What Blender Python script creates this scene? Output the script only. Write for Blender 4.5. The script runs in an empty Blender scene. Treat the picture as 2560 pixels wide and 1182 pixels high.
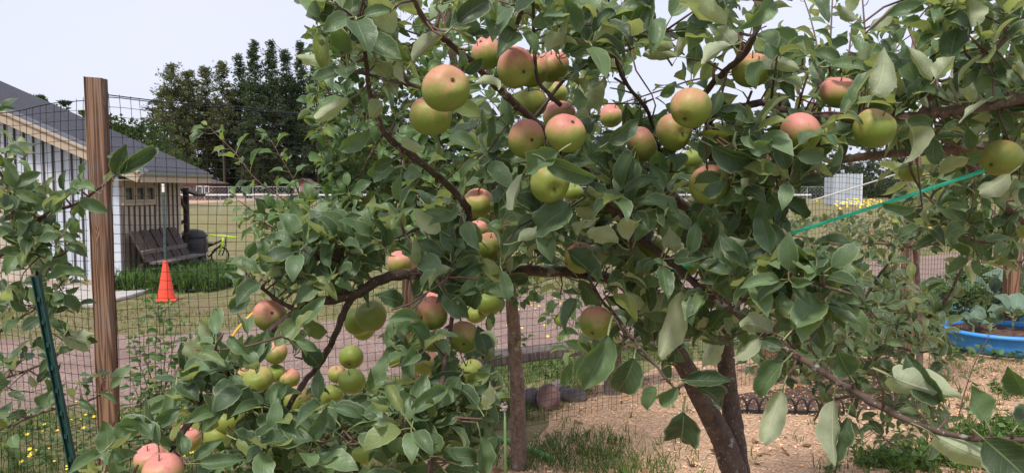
import bpy, math, random
import numpy as np
from mathutils import Vector, Matrix

R = math.radians
scene = bpy.context.scene
COL = scene.collection
rng = random.Random(7)
nrng = np.random.default_rng(7)

# ------------------------------------------------------------------ camera
FPX, CXP, CYP, HORIZON = 1900.0, 1280.0, 591.0, 470.0
CAM_H = 1.7
PITCH = math.atan((CYP - HORIZON) / FPX)
cam_data = bpy.data.cameras.new('camera')
cam_data.sensor_width = 36.0
cam_data.lens = 36.0 * FPX / 2560.0
cam_data.clip_start = 0.05
cam_data.clip_end = 3000.0
cam = bpy.data.objects.new('camera', cam_data)
COL.objects.link(cam)
cam.location = (0, 0, CAM_H)
cam.rotation_euler = (R(90) - PITCH, 0, 0)
scene.camera = cam

# ------------------------------------------------------------------ sky, sun, exposure
SUN_EL, SUN_AZ = R(58), R(205)          # hazy high sun, behind the camera and a little to its left
world = bpy.data.worlds.new('World')
scene.world = world
world.use_nodes = True
wn = world.node_tree
wn.nodes.clear()
wo = wn.nodes.new('ShaderNodeOutputWorld')
bg = wn.nodes.new('ShaderNodeBackground')
sky = wn.nodes.new('ShaderNodeTexSky')
sky.sky_type = 'NISHITA'
sky.sun_disc = False
sky.sun_elevation = SUN_EL
sky.sun_rotation = SUN_AZ
sky.air_density = 1.0
sky.dust_density = 4.0
sky.ozone_density = 2.0
mixw = wn.nodes.new('ShaderNodeMix')
mixw.data_type = 'RGBA'
mixw.inputs[0].default_value = 0.86      # the even veil of cloud in front of the blue
mixw.inputs[7].default_value = (3.95, 4.05, 4.8, 1)
wtc = wn.nodes.new('ShaderNodeTexCoord')
wnz = wn.nodes.new('ShaderNodeTexNoise')
wnz.inputs['Scale'].default_value = 2.2
wnz.inputs['Detail'].default_value = 5
wn.links.new(wtc.outputs['Generated'], wnz.inputs['Vector'])
wmr = wn.nodes.new('ShaderNodeMapRange')
wmr.inputs[1].default_value = .3
wmr.inputs[2].default_value = .7
wmr.inputs[3].default_value = .78
wmr.inputs[4].default_value = .94
wn.links.new(wnz.outputs[0], wmr.inputs[0])
wn.links.new(wmr.outputs[0], mixw.inputs[0])
wn.links.new(sky.outputs[0], mixw.inputs[6])
wn.links.new(mixw.outputs[2], bg.inputs[0])
bg.inputs[1].default_value = 0.12
wn.links.new(bg.outputs[0], wo.inputs[0])

sun_data = bpy.data.lights.new('sun', 'SUN')
sun_data.energy = 2.0
sun_data.angle = R(10)
sun_data.color = (1.0, 0.95, 0.87)
sun = bpy.data.objects.new('sun', sun_data)
COL.objects.link(sun)
# direction towards the sun: nishita rotation is measured clockwise from +Y
SUND = Vector((math.sin(SUN_AZ) * math.cos(SUN_EL), math.cos(SUN_AZ) * math.cos(SUN_EL), math.sin(SUN_EL)))
sun.rotation_euler = SUND.to_track_quat('Z', 'Y').to_euler()
sun.location = (-3, -6, 12)

scene.view_settings.view_transform = 'Standard'
scene.view_settings.look = 'None'
scene.view_settings.gamma = 1.0
scene.view_settings.use_curve_mapping = False
scene.view_settings.exposure = 0.92
scene.cycles.max_bounces = 6
scene.cycles.transparent_max_bounces = 6

# ------------------------------------------------------------------ helpers
_cp, _sp = math.cos(PITCH), math.sin(PITCH)

def P(px, py, d):
    """the point at depth d (metres along +Y) on the sight line through a spot of the photograph"""
    u = (px - CXP) / FPX
    v = (CYP - py) / FPX
    x, y, z = u, _cp + v * _sp, -_sp + v * _cp
    k = d / y
    return Vector((x * k, d, CAM_H + z * k))

def G(px, py, z=0.0):
    u = (px - CXP) / FPX
    v = (CYP - py) / FPX
    x, y, zz = u, _cp + v * _sp, -_sp + v * _cp
    k = (z - CAM_H) / zz
    return Vector((x * k, y * k, z))

def proj(p):
    x, y, z = p[0], p[1], p[2] - CAM_H
    f = y * _cp - z * _sp
    up = y * _sp + z * _cp
    if f < 1e-3:
        return (-9999, -9999, f)
    return (CXP + FPX * x / f, CYP - FPX * up / f, f)

def link(o, parent=None):
    COL.objects.link(o)
    if parent is not None:
        o.parent = parent
    return o

def tag(o, label=None, cat=None, group=None, kind=None):
    if label: o['label'] = label
    if cat: o['category'] = cat
    if group: o['group'] = group
    if kind: o['kind'] = kind
    return o

def empty(name, loc=(0, 0, 0)):
    o = bpy.data.objects.new(name, None)
    o.empty_display_size = 0.1
    o.location = loc
    return link(o)

class MB:
    """collects geometry; build() links it as one mesh object"""
    def __init__(self):
        self.v, self.f, self.m = [], [], []
    def add(self, vs, fs, mi=0):
        o = len(self.v)
        self.v.extend([tuple(x) for x in vs])
        self.f.extend([tuple(i + o for i in f) for f in fs])
        self.m.extend([mi] * len(fs))
    def box(self, c, s, rot=None, mi=0, bev=0.0):
        hx, hy, hz = s[0] / 2, s[1] / 2, s[2] / 2
        if bev > 0:
            vs = []
            b = min(bev, hx * .9, hy * .9, hz * .9)
            for sx in (-1, 1):
                for sy in (-1, 1):
                    for sz in (-1, 1):
                        vs.append((sx * (hx - b), sy * (hy - b), sz * hz))
                        vs.append((sx * (hx - b), sy * hy, sz * (hz - b)))
                        vs.append((sx * hx, sy * (hy - b), sz * (hz - b)))
            def idx(sx, sy, sz, k): return ((sx > 0) * 4 + (sy > 0) * 2 + (sz > 0)) * 3 + k
            fs = []
            for s_ in (-1, 1):
                fs.append([idx(a, b_, s_, 0) for a, b_ in ((-1, -1), (1, -1), (1, 1), (-1, 1))][::s_])
                fs.append([idx(a, s_, b_, 1) for a, b_ in ((-1, -1), (1, -1), (1, 1), (-1, 1))][::-s_])
                fs.append([idx(s_, a, b_, 2) for a, b_ in ((-1, -1), (1, -1), (1, 1), (-1, 1))][::s_])
            for a in (-1, 1):
                for b_ in (-1, 1):
                    fs.append([idx(-1, a, b_, 0), idx(1, a, b_, 0), idx(1, a, b_, 1), idx(-1, a, b_, 1)])
                    fs.append([idx(a, -1, b_, 0), idx(a, 1, b_, 0), idx(a, 1, b_, 2), idx(a, -1, b_, 2)])
                    fs.append([idx(a, b_, -1, 1), idx(a, b_, 1, 1), idx(a, b_, 1, 2), idx(a, b_, -1, 2)])
                    for c_ in (-1, 1):
                        fs.append([idx(a, b_, c_, 0), idx(a, b_, c_, 1), idx(a, b_, c_, 2)])
        else:
            vs = [(sx * hx, sy * hy, sz * hz) for sx in (-1, 1) for sy in (-1, 1) for sz in (-1, 1)]
            fs = [(0, 1, 3, 2), (4, 6, 7, 5), (0, 4, 5, 1), (2, 3, 7, 6), (0, 2, 6, 4), (1, 5, 7, 3)]
        M = (rot.to_3x3() if rot is not None else Matrix.Identity(3))
        c = Vector(c)
        self.add([M @ Vector(v) + c for v in vs], fs, mi)
    def bar(self, a, b, w, h, up=Vector((0, 0, 1)), mi=0, bev=0.0):
        a, b = Vector(a), Vector(b)
        y = (b - a)
        L = y.length
        y.normalize()
        x = y.cross(Vector(up))
        if x.length < 1e-4: x = y.cross(Vector((1, 0, 0)))
        x.normalize()
        z = x.cross(y)
        M = Matrix((x, y, z)).transposed()
        self.box((a + b) / 2, (w, L, h), M, mi, bev)
    def tube(self, pts, rad, n=6, mi=0, cap=True, rough=0.0):
        pts = [Vector(p) for p in pts]
        k = len(pts)
        if not hasattr(rad, '__len__'): rad = [rad] * k
        vs, fs = [], []
        ref = Vector((0.31, 0.2, 0.93)).normalized()
        t0 = (pts[1] - pts[0]).normalized()
        if abs(t0.dot(ref)) > .95: ref = Vector((1, 0, 0))
        x = t0.cross(ref).normalized()
        for i in range(k):
            t = (pts[min(i + 1, k - 1)] - pts[max(i - 1, 0)])
            if t.length < 1e-9: t = t0.copy()
            t.normalize()
            x = (x - t * x.dot(t))
            if x.length < 1e-6: x = t.orthogonal()
            x.normalize()
            y = t.cross(x)
            for j in range(n):
                a = 2 * math.pi * j / n
                r = rad[i] * (1 + (rng.uniform(-rough, rough) if rough else 0))
                vs.append(pts[i] + x * (r * math.cos(a)) + y * (r * math.sin(a)))
        for i in range(k - 1):
            for j in range(n):
                j2 = (j + 1) % n
                fs.append((i * n + j, i * n + j2, (i + 1) * n + j2, (i + 1) * n + j))
        if cap:
            fs.append(tuple(range(n))[::-1])
            fs.append(tuple((k - 1) * n + j for j in range(n)))
        self.add(vs, fs, mi)
    def lathe(self, prof, n=16, c=(0, 0, 0), mi=0, cap0=False, cap1=False):
        vs, fs = [], []
        for (r, z) in prof:
            for j in range(n):
                a = 2 * math.pi * j / n
                vs.append((c[0] + r * math.cos(a), c[1] + r * math.sin(a), c[2] + z))
        for i in range(len(prof) - 1):
            for j in range(n):
                j2 = (j + 1) % n
                fs.append((i * n + j, i * n + j2, (i + 1) * n + j2, (i + 1) * n + j))
        if cap0: fs.append(tuple(range(n))[::-1])
        if cap1: fs.append(tuple((len(prof) - 1) * n + j for j in range(n)))
        self.add(vs, fs, mi)
    def mesh(self, name, mats, smooth=False):
        me = bpy.data.meshes.new(name)
        me.from_pydata(self.v, [], self.f)
        if not isinstance(mats, (list, tuple)): mats = [mats]
        for m in mats: me.materials.append(m)
        if len(mats) > 1: me.polygons.foreach_set('material_index', self.m)
        if smooth: me.polygons.foreach_set('use_smooth', [True] * len(self.f))
        me.update()
        return me
    def build(self, name, mats, parent=None, smooth=False):
        return link(bpy.data.objects.new(name, self.mesh(name, mats, smooth)), parent)

def crom(pts, per=6):
    """catmull-rom through rows of numbers"""
    p = [np.array(q, float) for q in pts]
    if len(p) < 3:
        return [p[0] + (p[-1] - p[0]) * t for t in np.linspace(0, 1, per + 1)]
    p = [2 * p[0] - p[1]] + p + [2 * p[-1] - p[-2]]
    out = []
    for i in range(1, len(p) - 2):
        for k in range(per):
            t = k / per
            a, b, c, d = p[i - 1], p[i], p[i + 1], p[i + 2]
            out.append(.5 * ((2 * b) + (c - a) * t + (2 * a - 5 * b + 4 * c - d) * t * t + (3 * b - a - 3 * c + d) * t ** 3))
    out.append(p[-2])
    return out

def raw_mesh(name, V, F, mats, mi=None, uv=None, rnd=None, smooth=True):
    """V n x 3, F m x k (all faces the same size), as arrays"""
    me = bpy.data.meshes.new(name)
    n, (m, k) = len(V), F.shape
    me.vertices.add(n)
    me.vertices.foreach_set('co', V.astype(np.float32).ravel())
    me.loops.add(m * k)
    me.loops.foreach_set('vertex_index', F.astype(np.int32).ravel())
    me.polygons.add(m)
    me.polygons.foreach_set('loop_start', (np.arange(m) * k).astype(np.int32))
    for mt in (mats if isinstance(mats, (list, tuple)) else [mats]): me.materials.append(mt)
    if mi is not None: me.polygons.foreach_set('material_index', mi.astype(np.int32))
    if smooth: me.polygons.foreach_set('use_smooth', np.ones(m, bool))
    if uv is not None:
        l = me.uv_layers.new(name='UVMap')
        l.data.foreach_set('uv', uv[F.ravel()].astype(np.float32).ravel())
    if rnd is not None:
        a = me.attributes.new('rnd', 'FLOAT', 'POINT')
        a.data.foreach_set('value', rnd.astype(np.float32))
    me.update()
    me.validate()
    return me

# ------------------------------------------------------------------ materials
class NT:
    def __init__(self, name):
        self.mat = bpy.data.materials.new(name)
        self.mat.use_nodes = True
        self.t = self.mat.node_tree
        self.t.nodes.clear()
        self.out = self.n('ShaderNodeOutputMaterial')
    def n(self, typ, **kw):
        nd = self.t.nodes.new(typ)
        for k, v in kw.items(): setattr(nd, k, v)
        return nd
    def l(self, a, b): self.t.links.new(a, b)
    def set(self, sock, v):
        if hasattr(v, 'is_linked') or isinstance(v, bpy.types.NodeSocket): self.l(v, sock)
        elif isinstance(v, (tuple, list)) and len(v) == 3 and sock.type == 'RGBA': sock.default_value = (*v, 1)
        else: sock.default_value = v
    def noise(self, scale, detail=4, rough=.55, vec=None, dist=0.0):
        nd = self.n('ShaderNodeTexNoise')
        nd.inputs['Scale'].default_value = scale
        nd.inputs['Detail'].default_value = detail
        nd.inputs['Roughness'].default_value = rough
        nd.inputs['Distortion'].default_value = dist
        if vec is not None: self.l(vec, nd.inputs['Vector'])
        return nd.outputs[0]
    def vor(self, scale, vec=None, feature='F1', out=0, rand=1.0):
        nd = self.n('ShaderNodeTexVoronoi', feature=feature)
        nd.inputs['Scale'].default_value = scale
        nd.inputs['Randomness'].default_value = rand
        if vec is not None: self.l(vec, nd.inputs['Vector'])
        return nd.outputs[out]
    def math(self, op, a, b=0.0, c=0.0):
        nd = self.n('ShaderNodeMath', operation=op)
        for i, v in enumerate((a, b, c)): self.set(nd.inputs[i], v)
        return nd.outputs[0]
    def ramp(self, fac, stops, interp='LINEAR'):
        nd = self.n('ShaderNodeValToRGB')
        nd.color_ramp.interpolation = interp
        el = nd.color_ramp.elements
        while len(el) < len(stops): el.new(0.5)
        for e, (p, c) in zip(el, stops):
            e.position = p
            e.color = (*c, 1) if len(c) == 3 else c
        self.l(fac, nd.inputs[0])
        return nd.outputs[0]
    def rampf(self, fac, a, b):
        nd = self.n('ShaderNodeMapRange')
        nd.interpolation_type = 'SMOOTHSTEP'
        self.set(nd.inputs[0], fac)
        nd.inputs[1].default_value = a
        nd.inputs[2].default_value = b
        return nd.outputs[0]
    def mix(self, fac, a, b, blend='MIX'):
        nd = self.n('ShaderNodeMix', data_type='RGBA', blend_type=blend)
        self.set(nd.inputs[0], fac); self.set(nd.inputs[6], a); self.set(nd.inputs[7], b)
        return nd.outputs[2]
    def mapping(self, vec, scale=(1, 1, 1), rot=(0, 0, 0), loc=(0, 0, 0)):
        nd = self.n('ShaderNodeMapping')
        self.l(vec, nd.inputs[0])
        nd.inputs['Scale'].default_value = scale
        nd.inputs['Rotation'].default_value = rot
        nd.inputs['Location'].default_value = loc
        return nd.outputs[0]
    def bump(self, h, strength=.3, dist=.01):
        nd = self.n('ShaderNodeBump')
        nd.inputs['Strength'].default_value = strength
        nd.inputs['Distance'].default_value = dist
        self.l(h, nd.inputs['Height'])
        return nd.outputs[0]
    def bsdf(self, col, rough=.7, spec=.4, normal=None, metal=0.0):
        nd = self.n('ShaderNodeBsdfPrincipled')
        self.set(nd.inputs['Base Color'], col)
        self.set(nd.inputs['Roughness'], rough)
        self.set(nd.inputs['Specular IOR Level'], spec)
        self.set(nd.inputs['Metallic'], metal)
        if normal is not None: self.l(normal, nd.inputs['Normal'])
        return nd.outputs[0]
    def done(self, shader):
        self.l(shader, self.out.inputs[0])
        return self.mat
    def obj(self): return self.n('ShaderNodeTexCoord').outputs['Object']
    def pos(self): return self.n('ShaderNodeNewGeometry').outputs['Position']

def simple(name, col, rough=.7, spec=.4, var=.15, scale=8.0, bump=0.0, metal=0.0, bscale=40.0):
    m = NT(name)
    v = m.pos()
    nz = m.noise(scale, 5, .6, v)
    c2 = tuple(max(0, x * (1 - var)) for x in col)
    c1 = tuple(min(1, x * (1 + var)) for x in col)
    c = m.ramp(nz, [(.3, c2), (.7, c1)])
    nrm = m.bump(m.noise(bscale, 4, .6, v), bump, .01) if bump else None
    return m.done(m.bsdf(c, rough, spec, nrm, metal))

def leaf_mat(name, top, under, rough=.42, veins=True, var=.35, trans=.22, spec=.35, yellow=0.04):
    """two-sided blade: darker glossy top with pale veins, paler matt underside"""
    m = NT(name)
    uvn = m.n('ShaderNodeUVMap')
    sep = m.n('ShaderNodeSeparateXYZ')
    m.l(uvn.outputs[0], sep.inputs[0])
    u = m.math('ABSOLUTE', m.math('MULTIPLY_ADD', sep.outputs[0], 2.0, -1.0))
    v = sep.outputs[1]
    oi = m.n('ShaderNodeObjectInfo').outputs['Random']
    at = m.n('ShaderNodeAttribute')
    at.attribute_name = 'rnd'
    rn = m.math('FRACT', m.math('ADD', oi, at.outputs['Fac']))
    rn2 = m.math('FRACT', m.math('MULTIPLY', rn, 7.31))
    t0 = tuple(x * (1 - var) for x in top)
    t1 = (top[0] * (1 + var * 1.1), top[1] * (1 + var * .9), top[2] * (1 + var))
    t2 = (top[0] * 2.1, top[1] * 1.45, top[2] * .85)
    ctop = m.ramp(rn, [(0, t0), (.5, top), (.9, t1), (1.0, t2)])
    cun = m.mix(rn2, tuple(x * .72 for x in under), tuple(min(1, x * 1.28) for x in under))
    pn = m.noise(60.0, 3, .6, m.pos())
    blot = m.math('MULTIPLY_ADD', pn, .5, .75)
    grey = m.n('ShaderNodeCombineColor')
    for i in range(3): m.l(blot, grey.inputs[i])
    ctop = m.mix(1.0, ctop, grey.outputs[0], 'MULTIPLY')
    if veins:
        mid = m.math('SUBTRACT', 1.0, m.rampf(u, .015, .06))
        t = m.math('FRACT', m.math('SUBTRACT', m.math('MULTIPLY', v, 7.5), m.math('MULTIPLY', u, 1.9)))
        d = m.math('ABSOLUTE', m.math('SUBTRACT', t, .5))
        lat = m.math('MULTIPLY', m.rampf(d, .43, .5), m.math('SUBTRACT', 1.0, m.math('MULTIPLY', u, .7)))
        vein = m.math('MAXIMUM', mid, m.math('MULTIPLY', lat, .6))
        ctop = m.mix(m.math('MULTIPLY', vein, .62), ctop, (.23, .29, .14))
        cun = m.mix(1.0, cun, grey.outputs[0], 'MULTIPLY')
        cun = m.mix(m.math('MULTIPLY', vein, .62), cun, (.50, .52, .36))
        rim = m.math('MULTIPLY', m.rampf(u, .80, 1.0), .68)      # the downy pale margin of the blade
        ctop = m.mix(rim, ctop, (.27, .31, .19))
        cun = m.mix(m.math('MULTIPLY', rim, .6), cun, (.42, .44, .30))
        h = m.math('ADD', m.math('MULTIPLY', vein, -1.0), m.math('MULTIPLY', m.noise(260.0, 2, .5, m.pos()), .5))
        nrm = m.bump(h, .6, .0016)
    else:
        nrm = None
    bf = m.n('ShaderNodeNewGeometry').outputs['Backfacing']
    c = m.mix(bf, ctop, cun)
    ro = m.math('MULTIPLY_ADD', bf, .35, rough)
    s1 = m.bsdf(c, ro, spec, nrm)
    tr = m.n('ShaderNodeBsdfTranslucent')
    tc = m.mix(1.0, c, (1.5, 1.6, .55), 'MULTIPLY')
    m.l(tc, tr.inputs[0])
    mx = m.n('ShaderNodeMixShader')
    mx.inputs[0].default_value = trans
    m.l(s1, mx.inputs[1]); m.l(tr.outputs[0], mx.inputs[2])
    return m.done(mx.outputs[0])

def bark_mat(name, a, b, lichen=.5, scale=30.0, rough=.75):
    m = NT(name)
    v = m.pos()
    n1 = m.noise(scale, 6, .65, v)
    c = m.ramp(n1, [(.32, a), (.68, b)])
    spots = m.vor(95.0, m.mapping(v, (1, 1, .55)))
    sp = m.math('SUBTRACT', 1.0, m.rampf(spots, .10, .2))
    c = m.mix(m.math('MULTIPLY', sp, .6), c, (.40, .36, .30))
    streak = m.rampf(m.noise(6.0, 4, .6, m.mapping(v, (9, 9, 1.2))), .5, .72)
    c = m.mix(m.math('MULTIPLY', streak, .55), c, tuple(x * .45 for x in a))
    li = m.rampf(m.noise(16.0, 5, .65, v), .60, .66)
    c = m.mix(m.math('MULTIPLY', li, lichen), c, (.42, .43, .38))
    nrm = m.bump(m.math('ADD', n1, m.math('MULTIPLY', sp, .3)), .5, .006)
    return m.done(m.bsdf(c, rough, .35, nrm))

def wood_mat(name, dark, light, grain=26.0, along=1.2, rough=.8, weather=.3):
    """sawn timber, grain along local Z, with cathedral figure"""
    m = NT(name)
    o = m.obj()
    oi = m.n('ShaderNodeObjectInfo').outputs['Random']
    comb = m.n('ShaderNodeCombineXYZ')
    for i in range(3): m.l(m.math('MULTIPLY', oi, 13.0 + i * 7), comb.inputs[i])
    va = m.n('ShaderNodeVectorMath', operation='ADD')
    m.l(o, va.inputs[0]); m.l(comb.outputs[0], va.inputs[1])
    v = m.mapping(va.outputs[0], (grain * .5, grain * .5, along))
    base = m.noise(1.0, 2, .45, v, 1.1)
    kn = m.vor(2.4, m.mapping(va.outputs[0], (4.2, 4.2, .9)))
    knot = m.math('SUBTRACT', 1.0, m.rampf(kn, .02, .30))
    rings = m.math('FRACT', m.math('ADD', m.math('MULTIPLY', base, 8.0), m.math('MULTIPLY', knot, 3.0)))
    tri = m.math('ABSOLUTE', m.math('SUBTRACT', rings, .5))
    line = m.rampf(tri, .1, .45)
    fine = m.noise(3.0, 4, .7, m.mapping(va.outputs[0], (grain * 2, grain * 2, along * 1.5)))
    c = m.mix(line, light, dark)
    c = m.mix(m.math('MULTIPLY', fine, .55), c, dark)
    c = m.mix(m.math('MULTIPLY', m.rampf(knot, .85, 1.0), .8), c, tuple(x * .5 for x in dark))
    we = m.rampf(m.noise(2.2, 3, .6, o), .45, .7)
    g = tuple(sum(light) / 3 * x for x in (1.0, .95, .9))
    c = m.mix(m.math('MULTIPLY', we, weather), c, g)
    nrm = m.bump(m.math('ADD', line, fine), .35, .004)
    return m.done(m.bsdf(c, rough, .25, nrm))
# ================================================================== SETTING
def ground_mat():
    m = NT('lawn')
    v = m.pos()
    big = m.noise(.35, 5, .6, v)
    mid = m.noise(2.4, 6, .65, v)
    fine = m.noise(38.0, 5, .7, v)
    c = m.ramp(mid, [(.28, (.11, .125, .045)), (.5, (.235, .205, .10)), (.72, (.33, .275, .155))])
    c = m.mix(m.rampf(big, .5, .68), c, (.225, .17, .10))
    c = m.mix(m.math('MULTIPLY', m.rampf(fine, .4, .7), .45), c, (.06, .085, .025))
    sep = m.n('ShaderNodeSeparateXYZ'); m.l(v, sep.inputs[0])
    stripe = m.noise(.5, 2, .5, m.mapping(v, (.05, 1.0, 1)))
    c = m.mix(m.math('MULTIPLY', m.rampf(stripe, .45, .6), .3), c, (.24, .225, .12))
    return m.done(m.bsdf(c, .95, .1, m.bump(m.math('ADD', fine, mid), .7, .05)))

def gravel_mat():
    m = NT('gravel')
    v = m.pos()
    a = m.vor(55.0, v, out=1)
    bw = m.n('ShaderNodeRGBToBW'); m.l(a, bw.inputs[0])
    c = m.ramp(bw.outputs[0], [(0, (.16, .105, .088)), (.5, (.285, .20, .168)), (1, (.40, .30, .26))])
    n = m.noise(1.1, 5, .6, v)
    c = m.mix(m.rampf(n, .4, .75), c, (.22, .15, .125))
    g = m.rampf(m.noise(2.6, 5, .65, v), .64, .72)
    c = m.mix(m.math('MULTIPLY', g, .55), c, (.12, .13, .05))
    h = m.vor(55.0, v)
    return m.done(m.bsdf(c, .95, .15, m.bump(h, .8, .02)))

def chips_mat():
    m = NT('wood_chips')
    v = m.pos()
    d = m.noise(9.0, 3, .5, v)
    vv = m.mapping(v, (1, 1.7, 1), (0, 0, .6))
    a = m.vor(70.0, vv, out=1)
    bw = m.n('ShaderNodeRGBToBW'); m.l(a, bw.inputs[0])
    c = m.ramp(bw.outputs[0], [(0, (.46, .255, .14)), (.45, (.76, .485, .305)), (1, (.90, .66, .46))])
    c = m.mix(m.rampf(m.noise(2.2, 6, .65, v), .54, .70), c, (.44, .30, .20))
    c = m.mix(m.math('MULTIPLY', m.rampf(d, .55, .75), .3), c, (.80, .63, .48))
    h = m.math('ADD', m.vor(70.0, vv), m.noise(6.0, 4, .6, v))
    return m.done(m.bsdf(c, .9, .15, m.bump(h, .9, .03)))

M_LAWN, M_GRAVEL, M_CHIPS = ground_mat(), gravel_mat(), chips_mat()
M_CLAY = simple('infield_clay', (.46, .29, .20), .95, .1, .12, .2)
M_SOIL = simple('soil', (.095, .058, .045), .95, .15, .5, 22, .8)
M_CONC = simple('concrete', (.42, .385, .36), .9, .2, .15, 3, .2)

def sheet(name, pts, mat, z, jitter=0.0, sub=1):
    """a flat outline laid on the ground, its edge roughened"""
    out = []
    n = len(pts)
    for i in range(n):
        a, b = Vector(pts[i][:2]), Vector(pts[(i + 1) % n][:2])
        k = max(1, int((b - a).length / sub)) if jitter else 1
        for j in range(k):
            p = a.lerp(b, j / k)
            out.append((p.x + rng.gauss(0, jitter), p.y + rng.gauss(0, jitter), z))
    mb = MB()
    mb.add(out, [tuple(range(len(out)))])
    o = mb.build(name, mat)
    o['kind'] = 'structure'
    return o

mb = MB()
mb.add([(-900, -30, 0), (900, -30, 0), (900, 1600, 0), (-900, 1600, 0)], [(0, 1, 2, 3)])
tag(mb.build('ground', M_LAWN), kind='structure')
sheet('driveway', [(-12, 4.2), (-3.43, 5.75), (-1.32, 6.5), (2.16, 9.4), (7.4, 13.2), (20, 21), (30, 34), (9.9, 18.5), (2.9, 14.4),
                   (-1.96, 9.9), (-3.9, 8.7), (-5.8, 8.45), (-13, 7.6)], M_GRAVEL, .004, .06, .25)
chip_pts = [(-.55, 4.62), (.1, 5.0), (.35, 5.75), (.55, 6.35), (1.1, 6.75), (1.5, 7.2), (2.4, 7.5), (3.4, 7.6), (5.0, 7.8), (6.5, 8.6), (7.5, 5.5),
            (6.0, 2.0), (-1.2, 1.0), (-1.1, 3.4)]
sheet('wood_chip_path', chip_pts, M_CHIPS, .008, .05, .18)
sheet('planting_bed', [(1.75, 5.75), (2.35, 5.7), (3.0, 5.75), (3.4, 6.0), (3.5, 6.6), (2.9, 6.6), (2.3, 6.3), (1.8, 6.15)], M_SOIL, .014, .03, .15)
sheet('infield', [G(200, 517, 0), G(456, 510), G(600, 504), G(700, 499), G(800, 493.5), G(800, 491), G(620, 489.5), G(200, 489.5)], M_CLAY, .02)
sheet('infield', [G(1650, 492), G(2120, 494), G(2600, 496), G(2600, 489), G(1650, 488.5)], M_CLAY, .02)

# ---- shed -----------------------------------------------------------------
M_WHITE = NT('painted_metal'); _v = M_WHITE.pos()
M_WHITE = M_WHITE.done(M_WHITE.bsdf(M_WHITE.ramp(M_WHITE.noise(1.5, 4, .6, _v), [(.3, (.50, .54, .60)), (.7, (.62, .65, .70))]), .45, .4))
M_BATTEN = simple('dark_batten', (.085, .075, .07), .8, .2)
M_TAN = simple('tan_paint', (.44, .345, .25), .7, .3, .1, 5)
M_TANB = simple('tan_board', (.46, .39, .315), .75, .25, .15, 6)
M_BROWNB = simple('brown_batten', (.13, .09, .068), .8, .2, .2)
M_ROOF = simple('roof_metal', (.078, .08, .10), .42, .5, .1, 1.2)
M_ROOF2 = simple('roof_trim_glint_metal', (.19, .20, .225), .4, .5, .08, 2)  # lighter than the roof: the trim's reflection is put into its colour
M_GLASS = NT('dark_glass'); M_GLASS = M_GLASS.done(M_GLASS.bsdf((.035, .04, .045), .08, .8))
M_GREYW = wood_mat('weathered_grey_wood', (.085, .065, .055), (.24, .195, .165), 30, 1.0, .85, .4)
M_DARKW = wood_mat('dark_brown_wood', (.035, .022, .018), (.10, .068, .055), 24, 1.0, .8, .3)

SX, SY0, SY1 = -6.65, 12.9, 15.2
EX, EY0, EY1, RX = -6.15, 12.6, 15.5, -10.8
SL = .445
def rk(x): return 1.79 + (EX - x) * SL      # underside of the rake board
shed = tag(empty('shed', (SX, SY0, 0)), 'white and tan board shed with grey ribbed metal roof behind the netting', 'shed')
def sb(mb, name, mats, par=shed, smooth=False):
    mb.v = [(x - SX, y - SY0, z) for x, y, z in mb.v]
    return mb.build(name, mats, par, smooth)
# gable wall: upright panels and battens
pw = .158
x = SX
k = 0
while x > -9.9:
    x2 = x - pw
    zb = 1.88 if x2 < -8.14 else .14
    mb = MB()
    f, bk = SY0, SY0 + .05
    if k == 0: f -= .012
    mb.add([(x - .008, f, zb), (x2 + .008, f, zb), (x2 + .008, f, rk(x2) + .08), (x - .008, f, rk(x) + .08),
            (x - .008, bk, zb), (x2 + .008, bk, zb), (x2 + .008, bk, rk(x2) + .08), (x - .008, bk, rk(x) + .08)],
           [(0, 1, 2, 3), (5, 4, 7, 6), (4, 0, 3, 7), (1, 5, 6, 2), (3, 2, 6, 7), (4, 5, 1, 0)])
    sb(mb, 'wall_panel', M_WHITE)
    if k > 0:
        mb = MB()
        zt = rk(x)
        zlo = max(zb, .14)
        mb.box((x, SY0 - .004, (zt + zlo) / 2 + .02), (.022, .05, zt - zlo + .06))
        sb(mb, 'wall_batten', M_BATTEN if k % 2 else M_BATTEN)
    x = x2
    k += 1
mb = MB(); mb.box(((SX - 9.9) / 2, SY0 + .02, .07), (9.9 + SX, .06, .14)); sb(mb, 'plinth', M_TAN)
mb = MB(); mb.box((-9.07, SY0 + .06, 1.0), (1.7, .05, 1.72)); gd = sb(mb, 'garage_door', M_TANB)
for zz in (.56, 1.0, 1.42):
    mb = MB(); mb.box((-9.07, SY0 + .03, zz), (1.7, .02, .025)); sb(mb, 'door_seam', M_BATTEN)
mb = MB(); mb.box((-8.185, SY0 - .01, .98), (.07, .09, 1.8)); sb(mb, 'door_frame', M_TAN)
mb = MB(); mb.box((-9.1, SY0 - .012, 1.845), (1.9, .09, .07)); sb(mb, 'door_frame', M_TAN)
mb = MB(); mb.box(((SX - 14.9) / 2, (SY0 + .2 + SY1) / 2, .9), (14.9 + SX - .1, SY1 - SY0 - .3, 1.7)); sb(mb, 'inner_wall', M_BATTEN)
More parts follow.
